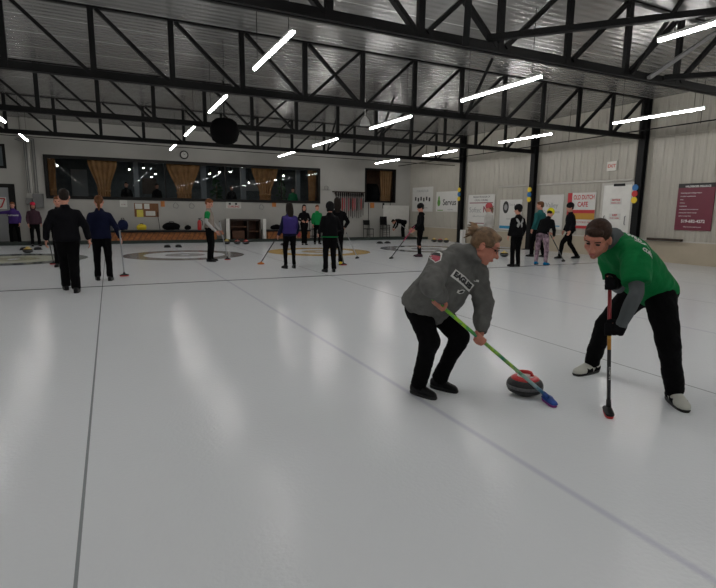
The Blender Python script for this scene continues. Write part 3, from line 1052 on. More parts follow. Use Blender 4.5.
curtain(2.45, 3.95, 1.5, 4.2, 'wide golden brown tied curtain left of the clock end of the long window')
curtain(6.4, 7.75, 1.5, 4.2, 'golden brown tied curtain above the short bench')
curtain(9.35, 9.80, 1.5, 4.2, 'narrow brown curtain at the right end of the long window', waist=.8)
curtain(13.6, 14.35, 1.5, 4.2, 'brown curtain at the right side of the small window', waist=.8)
for x0, x1, lab in ((4.1, 4.35, 'left'), (6.05, 6.3, 'middle'), (9.0, 9.2, 'right'), (1.1, 1.3, 'far left')):
    tag(MB().box((x0, Y_F + 1.2, 1.0), (x1, Y_F + 1.4, 4.2)).build('lounge_post', 'room light wall'), 'pale square post in the lounge, %s one behind the long window' % lab, 'post', 'posts in the lounge')
def lamp_spot(x, y, z, lab, r=.035):
    o = empty('spot_lamp', (x, y, z), lab, 'lamp', 'small lamps in the lounge')
    MB().ball((x, y, z), r, n=10, m=6).build('bulb', 'bulb glow', o, smooth=True)
    MB().lathe([(.02, .2), (.05, .08), (.06, .02), (.045, .0)], (x, y, z), 12).build('lamp_shade', 'black plastic', o)
    MB().tube([(x, y, z + .15), (x, y, 4.2)], .006, 6).build('cord', 'black plastic', o)
LS = [(-1.9, .7, 3.2), (.95, 1.8, 3.25), (1.6, 2.4, 3.4), (2.1, 2.0, 3.1), (4.6, 1.7, 3.2), (5.15, 2.0, 3.32), (5.5, 1.0, 3.3), (7.9, 1.4, 3.0), (8.6, 2.2, 3.3), (2.0, 3.0, 3.0), (9.6, 3.0, 3.3), (6.9, 3.0, 2.9), (12.6, .9, 3.4)]
for i, (x, dy, z) in enumerate(LS):
    lamp_spot(x, Y_F + dy, z, 'small warm lamp in the lounge, %s' % ('behind the small window' if x > 12 else '%s from the left behind the long window' % ('first second third fourth fifth sixth seventh eighth ninth tenth eleventh twelfth'.split()[sorted([q[0] for q in LS if q[0] < 12]).index(x) if [q[0] for q in LS].count(x) == 1 else 0])), .03)
for x0, x1, z0, z1, dy, m, lab in ((-1.6, -.9, 1.9, 3.3, 4.1, 'room light wall', 'grey panel on the lounge back wall at the left'), (6.9, 7.9, 2.5, 3.1, 4.1, 'room light wall', 'pale picture on the lounge back wall'), (1.6, 2.3, 2.2, 3.0, 4.1, 'dark wood', 'dark picture on the lounge back wall')):
    tag(MB().box((x0, Y_F + dy, z0), (x1, Y_F + dy + .06, z1)).build('wall_picture', m), lab, 'picture')
mk('leaf', (.02, .06, .025), .7, vary=.4)
for x, lab in ((4.9, 'dark leafy potted tree right of the wide curtain in the lounge'), (8.3, 'green leafy potted tree at the right part of the lounge')):
    o = empty('potted_tree', (x, Y_F + 1.6, 1.0), lab, 'plant')
    mb = MB()
    for i in range(90):
        a, r, z = random.uniform(0, 2 * PI), random.uniform(.05, .45), random.uniform(.7, 2.0)
        r *= (2.3 - z) / 1.6
        c = V((x + r * math.cos(a), Y_F + 1.6 + r * math.sin(a), 1.0 + z))
        mb.ball(c, (.09, .02, .05), ax=[V(q) for q in Matrix.Rotation(a, 3, 'Z').transposed()], n=6, m=4)
    lf = mb.build('foliage', 'leaf', o)
    MB().tube([(x, Y_F + 1.6, 1.2), (x, Y_F + 1.6, 2.6)], .03, 8).build('trunk', 'brown wood', o)
    MB().lathe([(.14, 0), (.2, .3), (.18, .3), (.0, .26)], (x, Y_F + 1.6, 1.0), 16).build('pot', 'dark wood', o)
# round backed armchair shape in the small window
o = empty('lounge_chair', (13.1, Y_F + .7, 1.0), 'black rounded high chair back behind the small window', 'chair')
mb = MB().loft([((13.15, Y_F + .6, 1.5), V((.5, 0, 0)), V((0, .1, 0))), ((13.15, Y_F + .6, 2.4), V((.55, 0, 0)), V((0, .1, 0))), ((13.15, Y_F + .6, 2.8), V((.45, 0, 0)), V((0, .09, 0))), ((13.2, Y_F + .6, 2.95), V((.28, 0, 0)), V((0, .06, 0)))], 24)
mb.build('backrest', 'black cloth', o, smooth=True)
MB().box((12.7, Y_F + .5, 1.4), (13.6, Y_F + 1.1, 1.55)).build('seat', 'black cloth', o)
for sx in (12.75, 13.5):
    for sy in (Y_F + .55, Y_F + 1.05):
        MB().box((sx, sy, 1.0), (sx + .05, sy + .05, 1.4)).build('leg', 'dark wood', o)

# ------------------------------------------------------------------ hacks, stones
def hack(x, y, label):
    o = empty('foot_hack', (x, y, 0), label, 'hack', 'rubber hacks behind the houses')
    MB().box((x - .12, y - .12, 0), (x + .12, y + .12, .02)).build('hack_plate', 'black plastic', o)
    MB().loft([((x, y - .10, .03), V((.11, 0, 0)), V((0, 0, .02))), ((x, y, .06), V((.11, 0, 0)), V((0, 0, .045))), ((x, y + .10, .03), V((.10, 0, 0)), V((0, 0, .02)))], 12).build('rubber_grip', 'black plastic', o, smooth=True)
for k, nm in ((-1, 'first'), (0, 'second'), (1, 'third'), (2, 'fourth')):
    for s, side in ((-1, 'left'), (1, 'right')):
        hack(SHEET_0 + SHEET_W * (k + .5) + s * .20, 20.3, '%s black rubber hack behind the %s house from the left' % (side, nm))

def curling_stone(loc, rz, color, label, group=None):
    o = empty('curling_stone', (0, 0, 0), label, 'curling stone', group)
    R = .141
    prof = [(.055, .003), (.065, .0), (.075, .006), (.10, .018), (.130, .032), (R - .003, .048)]
    MB().lathe([(.0, .008)] + prof + [(R, .058), (R, .078), (R - .003, .088), (.130, .101), (.120, .108), (.112, .116), (.0, .118)], n=48).build('granite_body', 'granite', o, smooth=True)
    MB().lathe([(R - .004, .054), (R + .0005, .057), (R + .0015, .068), (R + .0005, .079), (R - .004, .082)], n=48).build('striking_band', 'granite band', o, smooth=True)
    pm = color + ' plastic'
    MB().lathe([(.0, .112), (.108, .112), (.110, .118), (.092, .130), (.045, .136), (.0, .137)], n=40).build('cap', pm, o, smooth=True)
    MB().lathe([(.062, .1345), (.064, .1365), (.0, .1395)], (0.0, 0, -.0015), 28).build('cap_badge', 'ink white', o, smooth=True)
    pts = [V((-.045, 0, .125)), V((-.052, 0, .142)), V((-.042, 0, .158)), V((-.015, 0, .163)), V((.025, 0, .163)), V((.068, 0, .160))]
    h = MB().tube(pts, [.016, .0135, .013, .0135, .0135, .011], 14).ball(pts[-1], .011, n=12, m=8)
    h.build('handle', pm, o, smooth=True)
    for ch in o.children:
        ch.scale = (1.0, 1.0, 1.14)
    move_to(o, loc, rz)
    return o
STONE = curling_stone((2.905, 2.886, 0), 2.4, 'red', 'red-handled curling stone just in front of the blue broom head')
far_stones = [((4.35, 21.55), 'yellow', 'yellow-handled stone beside the brown stand at the back', .3),
              ((4.78, 21.5), 'red', 'red-handled stone right of the yellow one at the brown stand', 1.2),
              ((5.10, 21.3), 'red', 'rightmost red-handled stone before the brown stand', 2.0),
              ((14.15, 20.58), 'yellow', 'yellow-handled stone, leftmost of three under the green and white banner', .4),
              ((14.32, 20.32), 'red', 'red-handled stone, middle of three under the green and white banner', 1.0),
              ((14.48, 20.05), 'yellow', 'yellow-handled stone, rightmost of three under the green and white banner', 2.2),
              ((11.72, 12.95), 'yellow', 'yellow-handled stone left of the person in the butterfly hoodie', .2),
              ((-2.40, 18.9), 'yellow', 'yellow-handled stone before the person in the red cap', .7)
]
for (x, y), c, l, r in far_stones:
    s = curling_stone((x, y, 0), r, c, l, 'stones at the far end')

# ------------------------------------------------------------------ brooms
def broom(head, grip_dir, L, label, handle, head_m='black plastic', pad_m='red paint', yaw=None, r=.0135, detail=True, spin=0.0, tip=None):
    """head: foot point on the ice; grip_dir: unit vector up the handle"""
    head = V(head)
    d = V(grip_dir).normalized()
    o = empty('curling_broom', (head.x, head.y, 0), label, 'broom')
    base = head + V((0, 0, .045)) + d * .02
    me = MB().tube([(0, 0, 0), (0, 0, L * .5), (0, 0, L)], r, 14).mesh('handle', True)
    h = bpy.data.objects.new('handle', me)
    COL.objects.link(h)
    me.materials.append(M[handle] if isinstance(handle, str) else handle)
    h.rotation_mode = 'QUATERNION'
    h.rotation_quaternion = d.to_track_quat('Z', 'Y')
    h.location = base - o.location
    h.parent = o
    MB().ball(base + d * L, r * 1.15, n=12, m=8).build('end_cap', 'black plastic', o, smooth=True)
    if yaw is None:
        yaw = math.atan2(d.y, d.x)
    A = V((math.cos(yaw), math.sin(yaw), 0))
    B = V((-A.y, A.x, 0))
    Z = V((0, 0, 1))
    c = head + Z * .034
    MB().loft([(c - Z * .012, A * .092, B * .030), (c - Z * .004, A * .098, B * .034), (c + Z * .006, A * .088, B * .030), (c + Z * .018, A * .05, B * .020), (c + Z * .03, A * .022, B * .015)], 28, .6).build('brush_head', head_m, o, smooth=True)
    MB().loft([(c - Z * .030, A * .086, B * .028), (c - Z * .022, A * .090, B * .031), (c - Z * .013, A * .090, B * .031)], 28, .6).build('brush_pad', pad_m, o, smooth=True)
    MB().tube([base - d * .025, base + d * .05], [.019, .016], 12).build('socket', head_m, o, smooth=True)
    return o


# ------------------------------------------------------------------ people
def head_axes(fwd, up):
    f_ = V(fwd).normalized()
    u_ = V(up)
    u_ = (u_ - f_ * u_.dot(f_)).normalized()
    return f_, u_, f_.cross(u_).normalized()     # right


def add_head(mb, c, f_, u_, r_, s=1.0, fine=True):
    ax = (r_, f_, u_)
    def P(x, y, z):
        return c + r_ * x * s + f_ * y * s + u_ * z * s
    mb.ball(P(0, -.012, .032), (.074 * s, .094 * s, .088 * s), ax)
    mb.ball(P(0, .026, -.030), (.062 * s, .066 * s, .078 * s), ax)
    mb.ball(P(0, .040, -.078), (.038 * s, .042 * s, .034 * s), ax)
    mb.ball(P(0, .066, -.094), (.022 * s, .020 * s, .017 * s), ax)
    mb.ball(P(0, .058, .040), (.056 * s, .030 * s, .030 * s), ax)
    for k in (-1, 1):
        mb.ball(P(k * .040, .052, -.028), (.024 * s, .026 * s, .026 * s), ax)
        mb.ball(P(k * .050, .010, -.060), (.018 * s, .035 * s, .022 * s), ax)
        mb.ball(P(k * .028, .080, .028), (.022 * s, .010 * s, .008 * s), ax)
        mb.ball(P(k * .078, -.008, -.010), (.009 * s, .020 * s, .031 * s), ax)
        if fine:
            mb.ball(P(k * .012, .100, -.030), (.009 * s, .012 * s, .008 * s), ax, n=10, m=6)
    mb.tube([P(0, .082, .018), P(0, .098, -.008), P(0, .112, -.026)], [.009 * s, .0105 * s, .013 * s], 12)
    mb.ball(P(0, .111, -.027), (.0135 * s, .013 * s, .011 * s), ax, n=12, m=8)
    if fine:
        mb.ball(P(0, .088, -.056), (.021 * s, .012 * s, .007 * s), ax, n=12, m=8)
        mb.ball(P(0, .086, -.066), (.018 * s, .012 * s, .007 * s), ax, n=12, m=8)
    return P


def hand_relaxed(mb, w, d, n, a, s=1.0, curl=.5, side=1, vox=.01):
    """w wrist, d finger direction, n palm normal, a across (towards thumb)"""
    d, n, a = d.normalized(), n.normalized(), a.normalized()
    ax = (a, n, d)
    mb.ball(w + d * .05 * s, (.040 * s, .017 * s, .052 * s), ax)
    for i, (off, L) in enumerate(((.030, .072), (.010, .080), (-.010, .075), (-.029, .060))):
        p = w + d * .088 * s + a * off * s
        pts = [p - d * .02 * s, p]
        dd = d.copy()
        for k in range(3):
            dd = (dd * math.cos(curl * .8) + n * math.sin(curl * .8)).normalized()
            p = p + dd * L * s * (.42, .32, .26)[k]
            pts.append(p)
        mb.chain(pts, [.0095 * s, .0095 * s, .009 * s, .0085 * s, .0075 * s], 10)
    p = w + d * .02 * s + a * .028 * s
    q = p + (a * .7 + d * .6 + n * .3).normalized() * .045 * s
    r = q + (a * .15 + d * .9 + n * .4).normalized() * .035 * s
    mb.chain([p, q, r], [.014 * s, .012 * s, .009 * s], 10)


def grip_hand(mb, P, axis, fdir, R=.0135, s=1.0, flip=1, up=1):
    """fingers wrapped round a pole through P with direction axis; fdir = forearm direction. returns the wrist"""
    a = axis.normalized()
    d = (fdir - a * fdir.dot(a)).normalized()
    n = a.cross(d).normalized() * flip
    Rf = R + .010 * s
    pc = P - n * (R + .018 * s)
    mb.ball(pc - d * .010, (.042 * s, .046 * s, .017 * s), (a, d, n))
    for i, off in enumerate((.033, .011, -.011, -.032)):
        pts = []
        end = (250, 262, 255, 235)[i]
        for k in range(7):
            th = math.radians(55 + (end - 55) * k / 6)
            rr = Rf * (1.15 if k == 0 else 1.0)
            pts.append(P + a * off * s + (-n * math.cos(th) + d * math.sin(th)) * rr)
        pts.insert(0, pc + d * .018 + a * off * .85 * s)
        mb.chain(pts, [.0102 * s] * 3 + [.0095 * s] * 3 + [.0088 * s] * 2, 10)
    th0 = up
    pts = [pc - d * .035 + a * th0 * .025 * s, pc - d * .036 + a * th0 * .048 * s + n * .012, P - d * Rf * 1.05 + a * th0 * .056 * s, P + n * Rf * .6 - d * Rf * .8 + a * th0 * .060 * s, P + n * Rf * 1.05 + a * th0 * .055 * s]
    mb.chain(pts, [.015 * s, .0135 * s, .0125 * s, .0115 * s, .010 * s], 10)
    return pc - d * .060 * s


def lerp(a, b, t):
    return a + (b - a) * t


def torso_secs(J, secs, bulk=1.0):
    """secs: (t along spine, half width, half depth, forward offset)"""
    pel, neck = J['pelvis'], J['neck']
    lh = (J['hip_r'] - J['hip_l']).normalized()
    ls = (J['shoulder_r'] - J['shoulder_l']).normalized()
    sp = neck - pel
    mid = J.get('mid')
    out = []
    for t, w, dp, fo in secs:
        lat = lerp(lh, ls, min(1, max(0, t)))
        lat = (lat - sp * lat.dot(sp) / sp.length_squared).normalized()
        fw = sp.cross(lat).normalized() * -1
        fw = lat.cross(sp).normalized() * -1
        c = pel + sp * t
        if mid is not None and 0 < t < 1:
            c = c + (mid - (pel + neck) / 2) * (4 * t * (1 - t))
        out.append((c + fw * fo, lat * w * bulk, fw * dp * bulk, fw))
    return out


def person(name_label, J, look, spec, s=1.0, vox=.011, cvox=.018):
    """J joints in world space; spec clothing"""
    o = empty('person', (J['ankle_r'].x * .5 + J['ankle_l'].x * .5, J['ankle_r'].y * .5 + J['ankle_l'].y * .5, 0), name_label, 'person')
    B = spec.get('bulk', 1.0)
    f_, u_, r_ = look
    hc = J['head']
    hs = spec.get('head', 1.0) * s
    fwd_h = torso_secs(J, [(0, 1, 1, 0)])[0][3]
    fwd_s = torso_secs(J, [(1, 1, 1, 0)])[0][3]
    # --- body: one continuous figure
    mb = MB()
    P = add_head(mb, hc, f_, u_, r_, hs, vox < .008)
    nk = spec.get('neckr', .050) * s
    mb.tube([J['neck'] - (J['neck'] - J['pelvis']).normalized() * .04, J['neck'], hc - u_ * .055 * hs - f_ * .02 * hs, hc - f_ * .02 * hs], [nk * 1.4, nk * 1.1, nk, nk], 14)
    TS = [(-.06, .13, .10, 0), (.0, .145, .105, 0), (.3, .125, .09, 0), (.6, .14, .095, .0), (.85, .15, .085, 0), (.97, .08, .06, 0)]
    mb.loft([x[:3] for x in torso_secs(J, [(t, w * s, d * s, fo) for t, w, d, fo in TS], B)], 20)
    wr = {}
    for k in 'rl':
        sh, el = J['shoulder_' + k], J['elbow_' + k]
        g = J.get('grip_' + k)
        if g is not None:
            ax_, R_, fl, up_ = J['gripinfo_' + k]
            w = grip_hand(mb, g, ax_, (g - el).normalized(), R_, s * spec.get('hand', 1.0), fl, up_)
        else:
            w = J['wrist_' + k]
            dd = (w - el).normalized()
            nn = (J['pelvis'] + V((0, 0, .1)) - w)
            nn = (nn - dd * nn.dot(dd)).normalized()
            aa = dd.cross(nn) * (1 if k == 'r' else -1)
            if aa.dot(fwd_h) < 0:
                aa = -aa
            hand_relaxed(mb, w, dd, nn, aa, s, .45)
        wr[k] = w
        mb.chain([J['neck'] - (J['neck'] - J['pelvis']) * .08, sh, el, w], [.05 * s, .050 * s * B, .038 * s, .026 * s], 12)
        mb.tube([sh, lerp(sh, el, .4), el, lerp(el, w, .35), w], [.045 * s * B, .044 * s, .036 * s, .038 * s, .025 * s], 12)
        hp, kn, an = J['hip_' + k], J['knee_' + k], J['ankle_' + k]
        mb.chain([hp, kn, an], [.075 * s, .048 * s, .036 * s], 14)
        mb.tube([kn, lerp(kn, an, .3), an], [.046 * s, .052 * s, .034 * s], 12)
        t_ = J['toe_' + k]
        gz = spec.get('feetz', {}).get(k, 0)
        mb.chain([an, V((an.x, an.y, gz + .050)) + t_ * .01, V((an.x, an.y, gz + .034)) + t_ * .12], [.034 * s, .026 * s, .016 * s], 10)
    me = fuse(mb, 'body', vox, 3 if vox > .008 else 4)
    body = put('body', me, spec.get('skin', 'skin'), o)
    # --- face
    if spec.get('face', True):
        for k in (-1, 1):
            e = MB().ball(P(k * .029, .078, .010), (.014 * hs, .008 * hs, .008 * hs), (r_, f_, u_), 12, 8).build('eye', 'eye', o, smooth=True)
            if vox < .008:
                MB().tube([P(k * .014, .092, .032), P(k * .03, .091, .037), P(k * .047, .078, .032)], .0035 * hs, 8).build('eyebrow', spec.get('hairm', 'eye'), o, smooth=True)
        MB().ball(P(0, .094, -.060), (.021 * hs, .008 * hs, .007 * hs), (r_, f_, u_), 12, 8).build('lips', 'lip', o, smooth=True)
    # --- top garment
    top = MB()
    sc = spec.get('top_secs', [(-.13, .185, .135, 0), (.0, .185, .135, .0), (.25, .175, .128, .01), (.5, .18, .13, .01), (.75, .185, .125, .0), (.9, .15, .105, 0), (1.0, .085, .075, 0), (1.04, .062, .062, .0)])
    top.loft([x[:3] for x in torso_secs(J, [(t, w * s, d * s, fo) for t, w, d, fo in sc], B)], 28)
    sl = spec.get('sleeve', 1.0)
    sr = spec.get('sleeve_r', (.072, .060, .052, .044))
    for k in 'rl':
        sh, el, w = J['shoulder_' + k], J['elbow_' + k], wr[k]
        rr = [q * s * B for q in sr]
        top.ball(sh, rr[0] * 1.02)
        top.tube([J['neck'] - (J['neck'] - J['pelvis']) * .14, sh], [.07 * s, rr[0]], 16)
        if sl >= 1:
            top.tube([sh, lerp(sh, el, .5), el], [rr[0], lerp(rr[0], rr[1], .5), rr[1]], 16)
            top.ball(el, rr[1])
            top.tube([el, lerp(el, w, .5), lerp(el, w, .97)], [rr[1], rr[2], rr[3]], 16)
        else:
            e2 = lerp(sh, el, sl)
            top.tube([sh, lerp(sh, e2, .5), e2], [rr[0], rr[1] * 1.08, rr[1] * 1.05], 16)
    nx = torso_secs(J, [(1.0, 1, 1, 0)])[0]
    if spec.get('collar'):
        cdir = (hc - u_ * .05 * hs - J['neck']).normalized()
        cr = spec['collar']
        top.loft([(J['neck'] - cdir * .05, nx[1].normalized() * cr * 1.3, cdir.cross(nx[1].normalized()) * cr * 1.3), (J['neck'], nx[1].normalized() * cr * 1.1, cdir.cross(nx[1].normalized()) * cr * 1.1), (J['neck'] + cdir * spec.get('collar_h', .05), nx[1].normalized() * cr, cdir.cross(nx[1].normalized()) * cr)], 20)
    if spec.get('hood_down'):
        bc = J['neck'] - fwd_s * .075 * s - (J['neck'] - J['pelvis']).normalized() * .02
        top.ball(bc, (.095 * s, .06 * s, .055 * s), (nx[1].normalized(), fwd_s, nx[1].normalized().cross(fwd_s)))
    tm = put(spec.get('top_name', 'jacket'), fuse(top, 'top', cvox, 4, spec.get('fold', .012), spec.get('fscale', 9)), spec['top'], o)
    # --- under sleeves
    if spec.get('under'):
        us = MB()
        for k in 'rl':
            sh, el, w = J['shoulder_' + k], J['elbow_' + k], wr[k]
            us.tube([lerp(sh, el, .3), el], [.052 * s, .048 * s], 16)
            us.ball(el, .048 * s)
            us.tube([el, lerp(el, w, .4), lerp(el, w, .98)], [.048 * s, .046 * s, .036 * s], 16)
        put('undershirt_sleeves', fuse(us, 'undersleeves', cvox * .8, 3, .006, 16), spec['under'], o)
    # --- trousers
    tr = MB()
    sc = spec.get('hip_secs', [(-.16, .12, .10, 0), (-.06, .165, .12, 0), (.08, .16, .115, 0), (.2, .15, .105, 0)])
    tr.loft([x[:3] for x in torso_secs(J, [(t, w * s, d * s, fo) for t, w, d, fo in sc], B)], 24)
    lr = spec.get('leg_r', (.098, .070, .062, .060))
    for k in 'rl':
        hp, kn, an = J['hip_' + k], J['knee_' + k], J['ankle_' + k]
        rr = [q * s * (B ** .5) for q in lr]
        tr.ball(hp, rr[0])
        tr.tube([hp, lerp(hp, kn, .5), kn], [rr[0], (rr[0] + rr[1]) * .5, rr[1]], 18)
        tr.ball(kn, rr[1])
        tr.tube([kn, lerp(kn, an, .45), an - (an - kn).normalized() * .0 + V((0, 0, -.02))], [rr[1], rr[2], rr[3]], 18)
    tz = put('trousers', fuse(tr, 'trousers', cvox, 4, spec.get('pfold', .012), 10), spec['pants'], o)
    # --- shoes
    for k in 'rl':
        an = J['ankle_' + k]
        t_ = J['toe_' + k].normalized()
        lt = V((t_.y, -t_.x, 0))
        gz = spec.get('feetz', {}).get(k, 0)
        g0 = V((an.x, an.y, gz))
        Z = V((0, 0, 1))
        q = s * spec.get('shoe_s', 1.0)
        secs = [(-.085, .020, .040, .028), (-.075, .034, .045, .040), (-.02, .040, .055, .052), (.04, .042, .048, .045), (.10, .047, .036, .033), (.155, .044, .030, .026), (.185, .028, .024, .018), (.195, .012, .022, .010)]
        sh = MB()
        sh.loft([(g0 + t_ * x * q + Z * (zc + .004), lt * w * q, Z * h * q) for x, w, zc, h in secs], 18, .85)
        sh.tube([g0 + Z * .05, g0 + Z * .11 * q], [.044 * q, .047 * q], 16)
        so = put('shoe', fuse(sh, 'shoe', .010, 3), spec['shoe'], o)
        MB().loft([(g0 + t_ * .055 * q + Z * .0, t_ * .140 * q, lt * .043 * q), (g0 + t_ * .055 * q + Z * .012, t_ * .145 * q, lt * .047 * q), (g0 + t_ * .055 * q + Z * .022, t_ * .142 * q, lt * .046 * q)], 28, .75).build('sole', spec.get('sole', 'black plastic'), so, smooth=True)
    # --- hair or hat
    hm = spec.get('hairm')
    if hm:
        h = MB()
        st = spec.get('hair', 'short')
        ax = (r_, f_, u_)
        if st == 'short':
            h.ball(P(0, -.018, .046), (.079 * hs, .096 * hs, .084 * hs), ax, 20, 12)
            h.ball(P(0, -.050, .0), (.072 * hs, .058 * hs, .065 * hs), ax)
            h.ball(P(0, .055, .085), (.055 * hs, .035 * hs, .028 * hs), ax)
        elif st == 'long':
            h.ball(P(0, -.020, .045), (.085 * hs, .098 * hs, .088 * hs), ax, 20, 12)
            h.loft([(P(0, -.06, .04), r_ * .08, f_ * .055), (P(0, -.075, -.06), r_ * .085, f_ * .05), (P(0, -.08, -.16), r_ * .08, f_ * .04), (P(0, -.085, -.24), r_ * .055, f_ * .025)], 20)
            for k in (-1, 1):
                h.loft([(P(k * .068, -.02, .03), r_ * .02, f_ * .045), (P(k * .075, -.02, -.07), r_ * .022, f_ * .04), (P(k * .07, -.03, -.15), r_ * .02, f_ * .03)], 14)
        elif st == 'pony':
            h.ball(P(0, -.020, .042), (.080 * hs, .094 * hs, .082 * hs), ax, 20, 12)
            h.ball(P(0, -.055, .01), (.07 * hs, .055 * hs, .06 * hs), ax)
            h.chain([P(0, -.10, .03), P(0, -.125, -.02), P(0, -.12, -.10), P(0, -.11, -.17)], [.024, .032, .028, .012], 12)
        elif st == 'bun':
            h.ball(P(0, -.020, .040), (.082 * hs, .098 * hs, .086 * hs), ax, 20, 12)
            h.ball(P(0, -.050, .005), (.074 * hs, .060 * hs, .062 * hs), ax)
            h.ball(P(0, .040, .088), (.055 * hs, .035 * hs, .024 * hs), ax)
            for k in (-1, 1):
                h.ball(P(k * .066, .010, .034), (.015 * hs, .050 * hs, .036 * hs), ax)
            rnd = random.Random(3)
            h.ball(P(0, -.115, .050), (.040 * hs, .038 * hs, .040 * hs), ax)
            for i in range(16):
                a = rnd.uniform(0, 2 * PI)
                l = rnd.uniform(.05, .085)
                q0 = P(0, -.105, .055)
                q1 = q0 + (r_ * math.cos(a) + u_ * math.sin(a) - f_ * rnd.uniform(.2, 1.1)).normalized() * l * .6
                q2 = q1 + (r_ * math.cos(a) * .5 + u_ * (math.sin(a) * .4 - .5) - f_ * .6).normalized() * l * .7
                h.chain([q0, q1, q2], [.014, .011, .0045], 8)
        me = fuse(h, 'hair', max(vox * .8, .006), 3, .002 if st == 'bun' else .003, 30)
        put('hair', me, hm, o)
    if spec.get('hat'):
        kind, m = spec['hat']
        h = MB()
        ax = (r_, f_, u_)
        if kind == 'toque':
            h.ball(P(0, -.012, .062), (.098 * hs, .114 * hs, .102 * hs), ax, 20, 12)
            h.tube([P(0, -.016, .012), P(0, -.012, .062)], .103 * hs, 24)
            me = fuse(h, 'hat', max(vox, .009), 2)
        elif kind == 'cap':
            h.ball(P(0, -.012, .055), (.086 * hs, .102 * hs, .078 * hs), ax, 20, 12)
            h.loft([(P(0, .06, .055), r_ * .07, u_ * .010), (P(0, .15, .045), r_ * .055, u_ * .006)], 16)
            me = fuse(h, 'hat', max(vox, .009), 2)
        elif kind == 'hood':
            h.ball(P(0, -.018, .030), (.10 * hs, .112 * hs, .112 * hs), ax, 20, 12)
            h.tube([P(0, -.04, -.10), P(0, -.03, -.0)], [.085, .09], 20)
            me = fuse(h, 'hat', max(vox, .012), 3)
        put({'toque': 'knit_hat', 'cap': 'cap', 'hood': 'hood'}[kind], me, m, o)
    if spec.get('gloves'):
        for k in spec.get('glove_sides', 'rl'):
            g = MB()
            gg = J.get('grip_' + k)
            if gg is not None:
                ax_, R_, fl, up_ = J['gripinfo_' + k]
                grip_hand(g, gg, ax_, (gg - J['elbow_' + k]).normalized(), R_ + .001, s * 1.10, fl, up_)
            else:
                dd = (wr[k] - J['elbow_' + k]).normalized()
                nn = (J['pelvis'] + V((0, 0, .1)) - wr[k])
                nn = (nn - dd * nn.dot(dd)).normalized()
                hand_relaxed(g, wr[k] - dd * .004, dd, nn, dd.cross(nn), s * 1.12, .45)
            g.tube([lerp(J['elbow_' + k], wr[k], .85), wr[k] + (wr[k] - J['elbow_' + k]).normalized() * .03], [.042, .040], 14)
            put('glove', fuse(g, 'glove', .007 if vox < .008 else .011, 2), spec['gloves'], o)
    return o, P, tm, wr


# foreground woman ----------------------------------------------------------
cloth('hoodie grey', (.125, .125, .12), vary=.18, vscale=14, bump=.6, bscale=11, bdist=.035)
cloth('trouser black', (.0035, .0035, .004), bump=.2, spec=.08)
cloth('shoe black', (.008, .008, .009), rough=.45)
cloth('hair blonde', (.16, .095, .05), rough=.5, vary=.6, vscale=22, bump=.15, bscale=40, spec=.35)
def vd(**k):
    return {a: V(b) for a, b in k.items()}
W = vd(pelvis=(2.217, 3.320, 0.716), hip_r=(2.132, 3.303, 0.691), hip_l=(2.330, 3.336, 0.665), knee_r=(2.113, 3.079, 0.473), knee_l=(2.409, 3.102, 0.469),
       ankle_r=(2.120, 3.225, 0.095), ankle_l=(2.345, 3.270, 0.095), neck=(2.400, 3.100, 1.105), head=(2.502, 2.974, 1.187), shoulder_r=(2.170, 3.077, 1.065),
       elbow_r=(1.975, 2.900, 0.926), grip_r=(2.127, 3.014, 0.774), shoulder_l=(2.560, 3.111, 0.970), elbow_l=(2.541, 3.007, 0.732), grip_l=(2.417, 2.873, 0.499))
W['toe_r'] = V((.35, -.94, 0))
W['toe_l'] = V((.45, -.89, 0))
wb_head = V((2.925, 2.645, 0))
wax = (W['grip_r'] - W['grip_l']).normalized()
# straight handle through both grips
wax = (W['grip_r'] - (wb_head + V((0, 0, .045)))).normalized()
W['grip_l'] = wb_head + V((0, 0, .045)) + wax * (W['grip_l'] - wb_head - V((0, 0, .045))).dot(wax)
W['gripinfo_r'] = (wax, .0135, 1, -1)
W['gripinfo_l'] = (wax, .0135, 1, 1)
look = head_axes((.56, -.62, -.46), (.35, -.25, .9))
spec = dict(top='hoodie grey', top_name='hoodie', pants='trouser black', shoe='shoe black', hairm='hair blonde', hair='bun', skin='skin ruddy', bulk=1.0, collar=.090, collar_h=.145, hood_down=True, head=1.09, fold=.026, fscale=9, neckr=.050,
            sleeve_r=(.084, .078, .066, .046), leg_r=(.105, .080, .066, .064),
            top_secs=[(-.16, .195, .165, .0), (-.05, .215, .185, .02), (.2, .215, .19, .035), (.45, .215, .18, .04), (.7, .215, .165, .03), (.88, .175, .125, 0), (1.0, .10, .085, 0), (1.05, .07, .07, .0)],
            hip_secs=[(-.2, .12, .11, 0), (-.08, .185, .15, 0), (.08, .185, .15, 0), (.2, .17, .14, 0)], shoe_s=.88)
wo, WP, wtop, _ = person('person in grey hoodie with black lettering bending over a green broom', W, look, spec, vox=.0065, cvox=.011)
f_, u_, r_ = look
# glasses
g = MB()
for k in (-1, 1):
    pts = [WP(k * .032 + .023 * math.cos(t), .100 - .010 * abs(math.cos(t)), .008 + .016 * math.sin(t)) for t in [2 * PI * i / 16 for i in range(17)]]
    g.tube(pts, .0016, 6)
    g.tube([WP(k * .055, .088, .014), WP(k * .082, .03, .012), WP(k * .084, -.01, .004)], .002, 6)
g.tube([WP(-.009, .101, .012), WP(.009, .101, .012)], .0018, 6)
g.build('glasses', 'black plastic', wo, smooth=True)
bv = bvh_of(wtop)
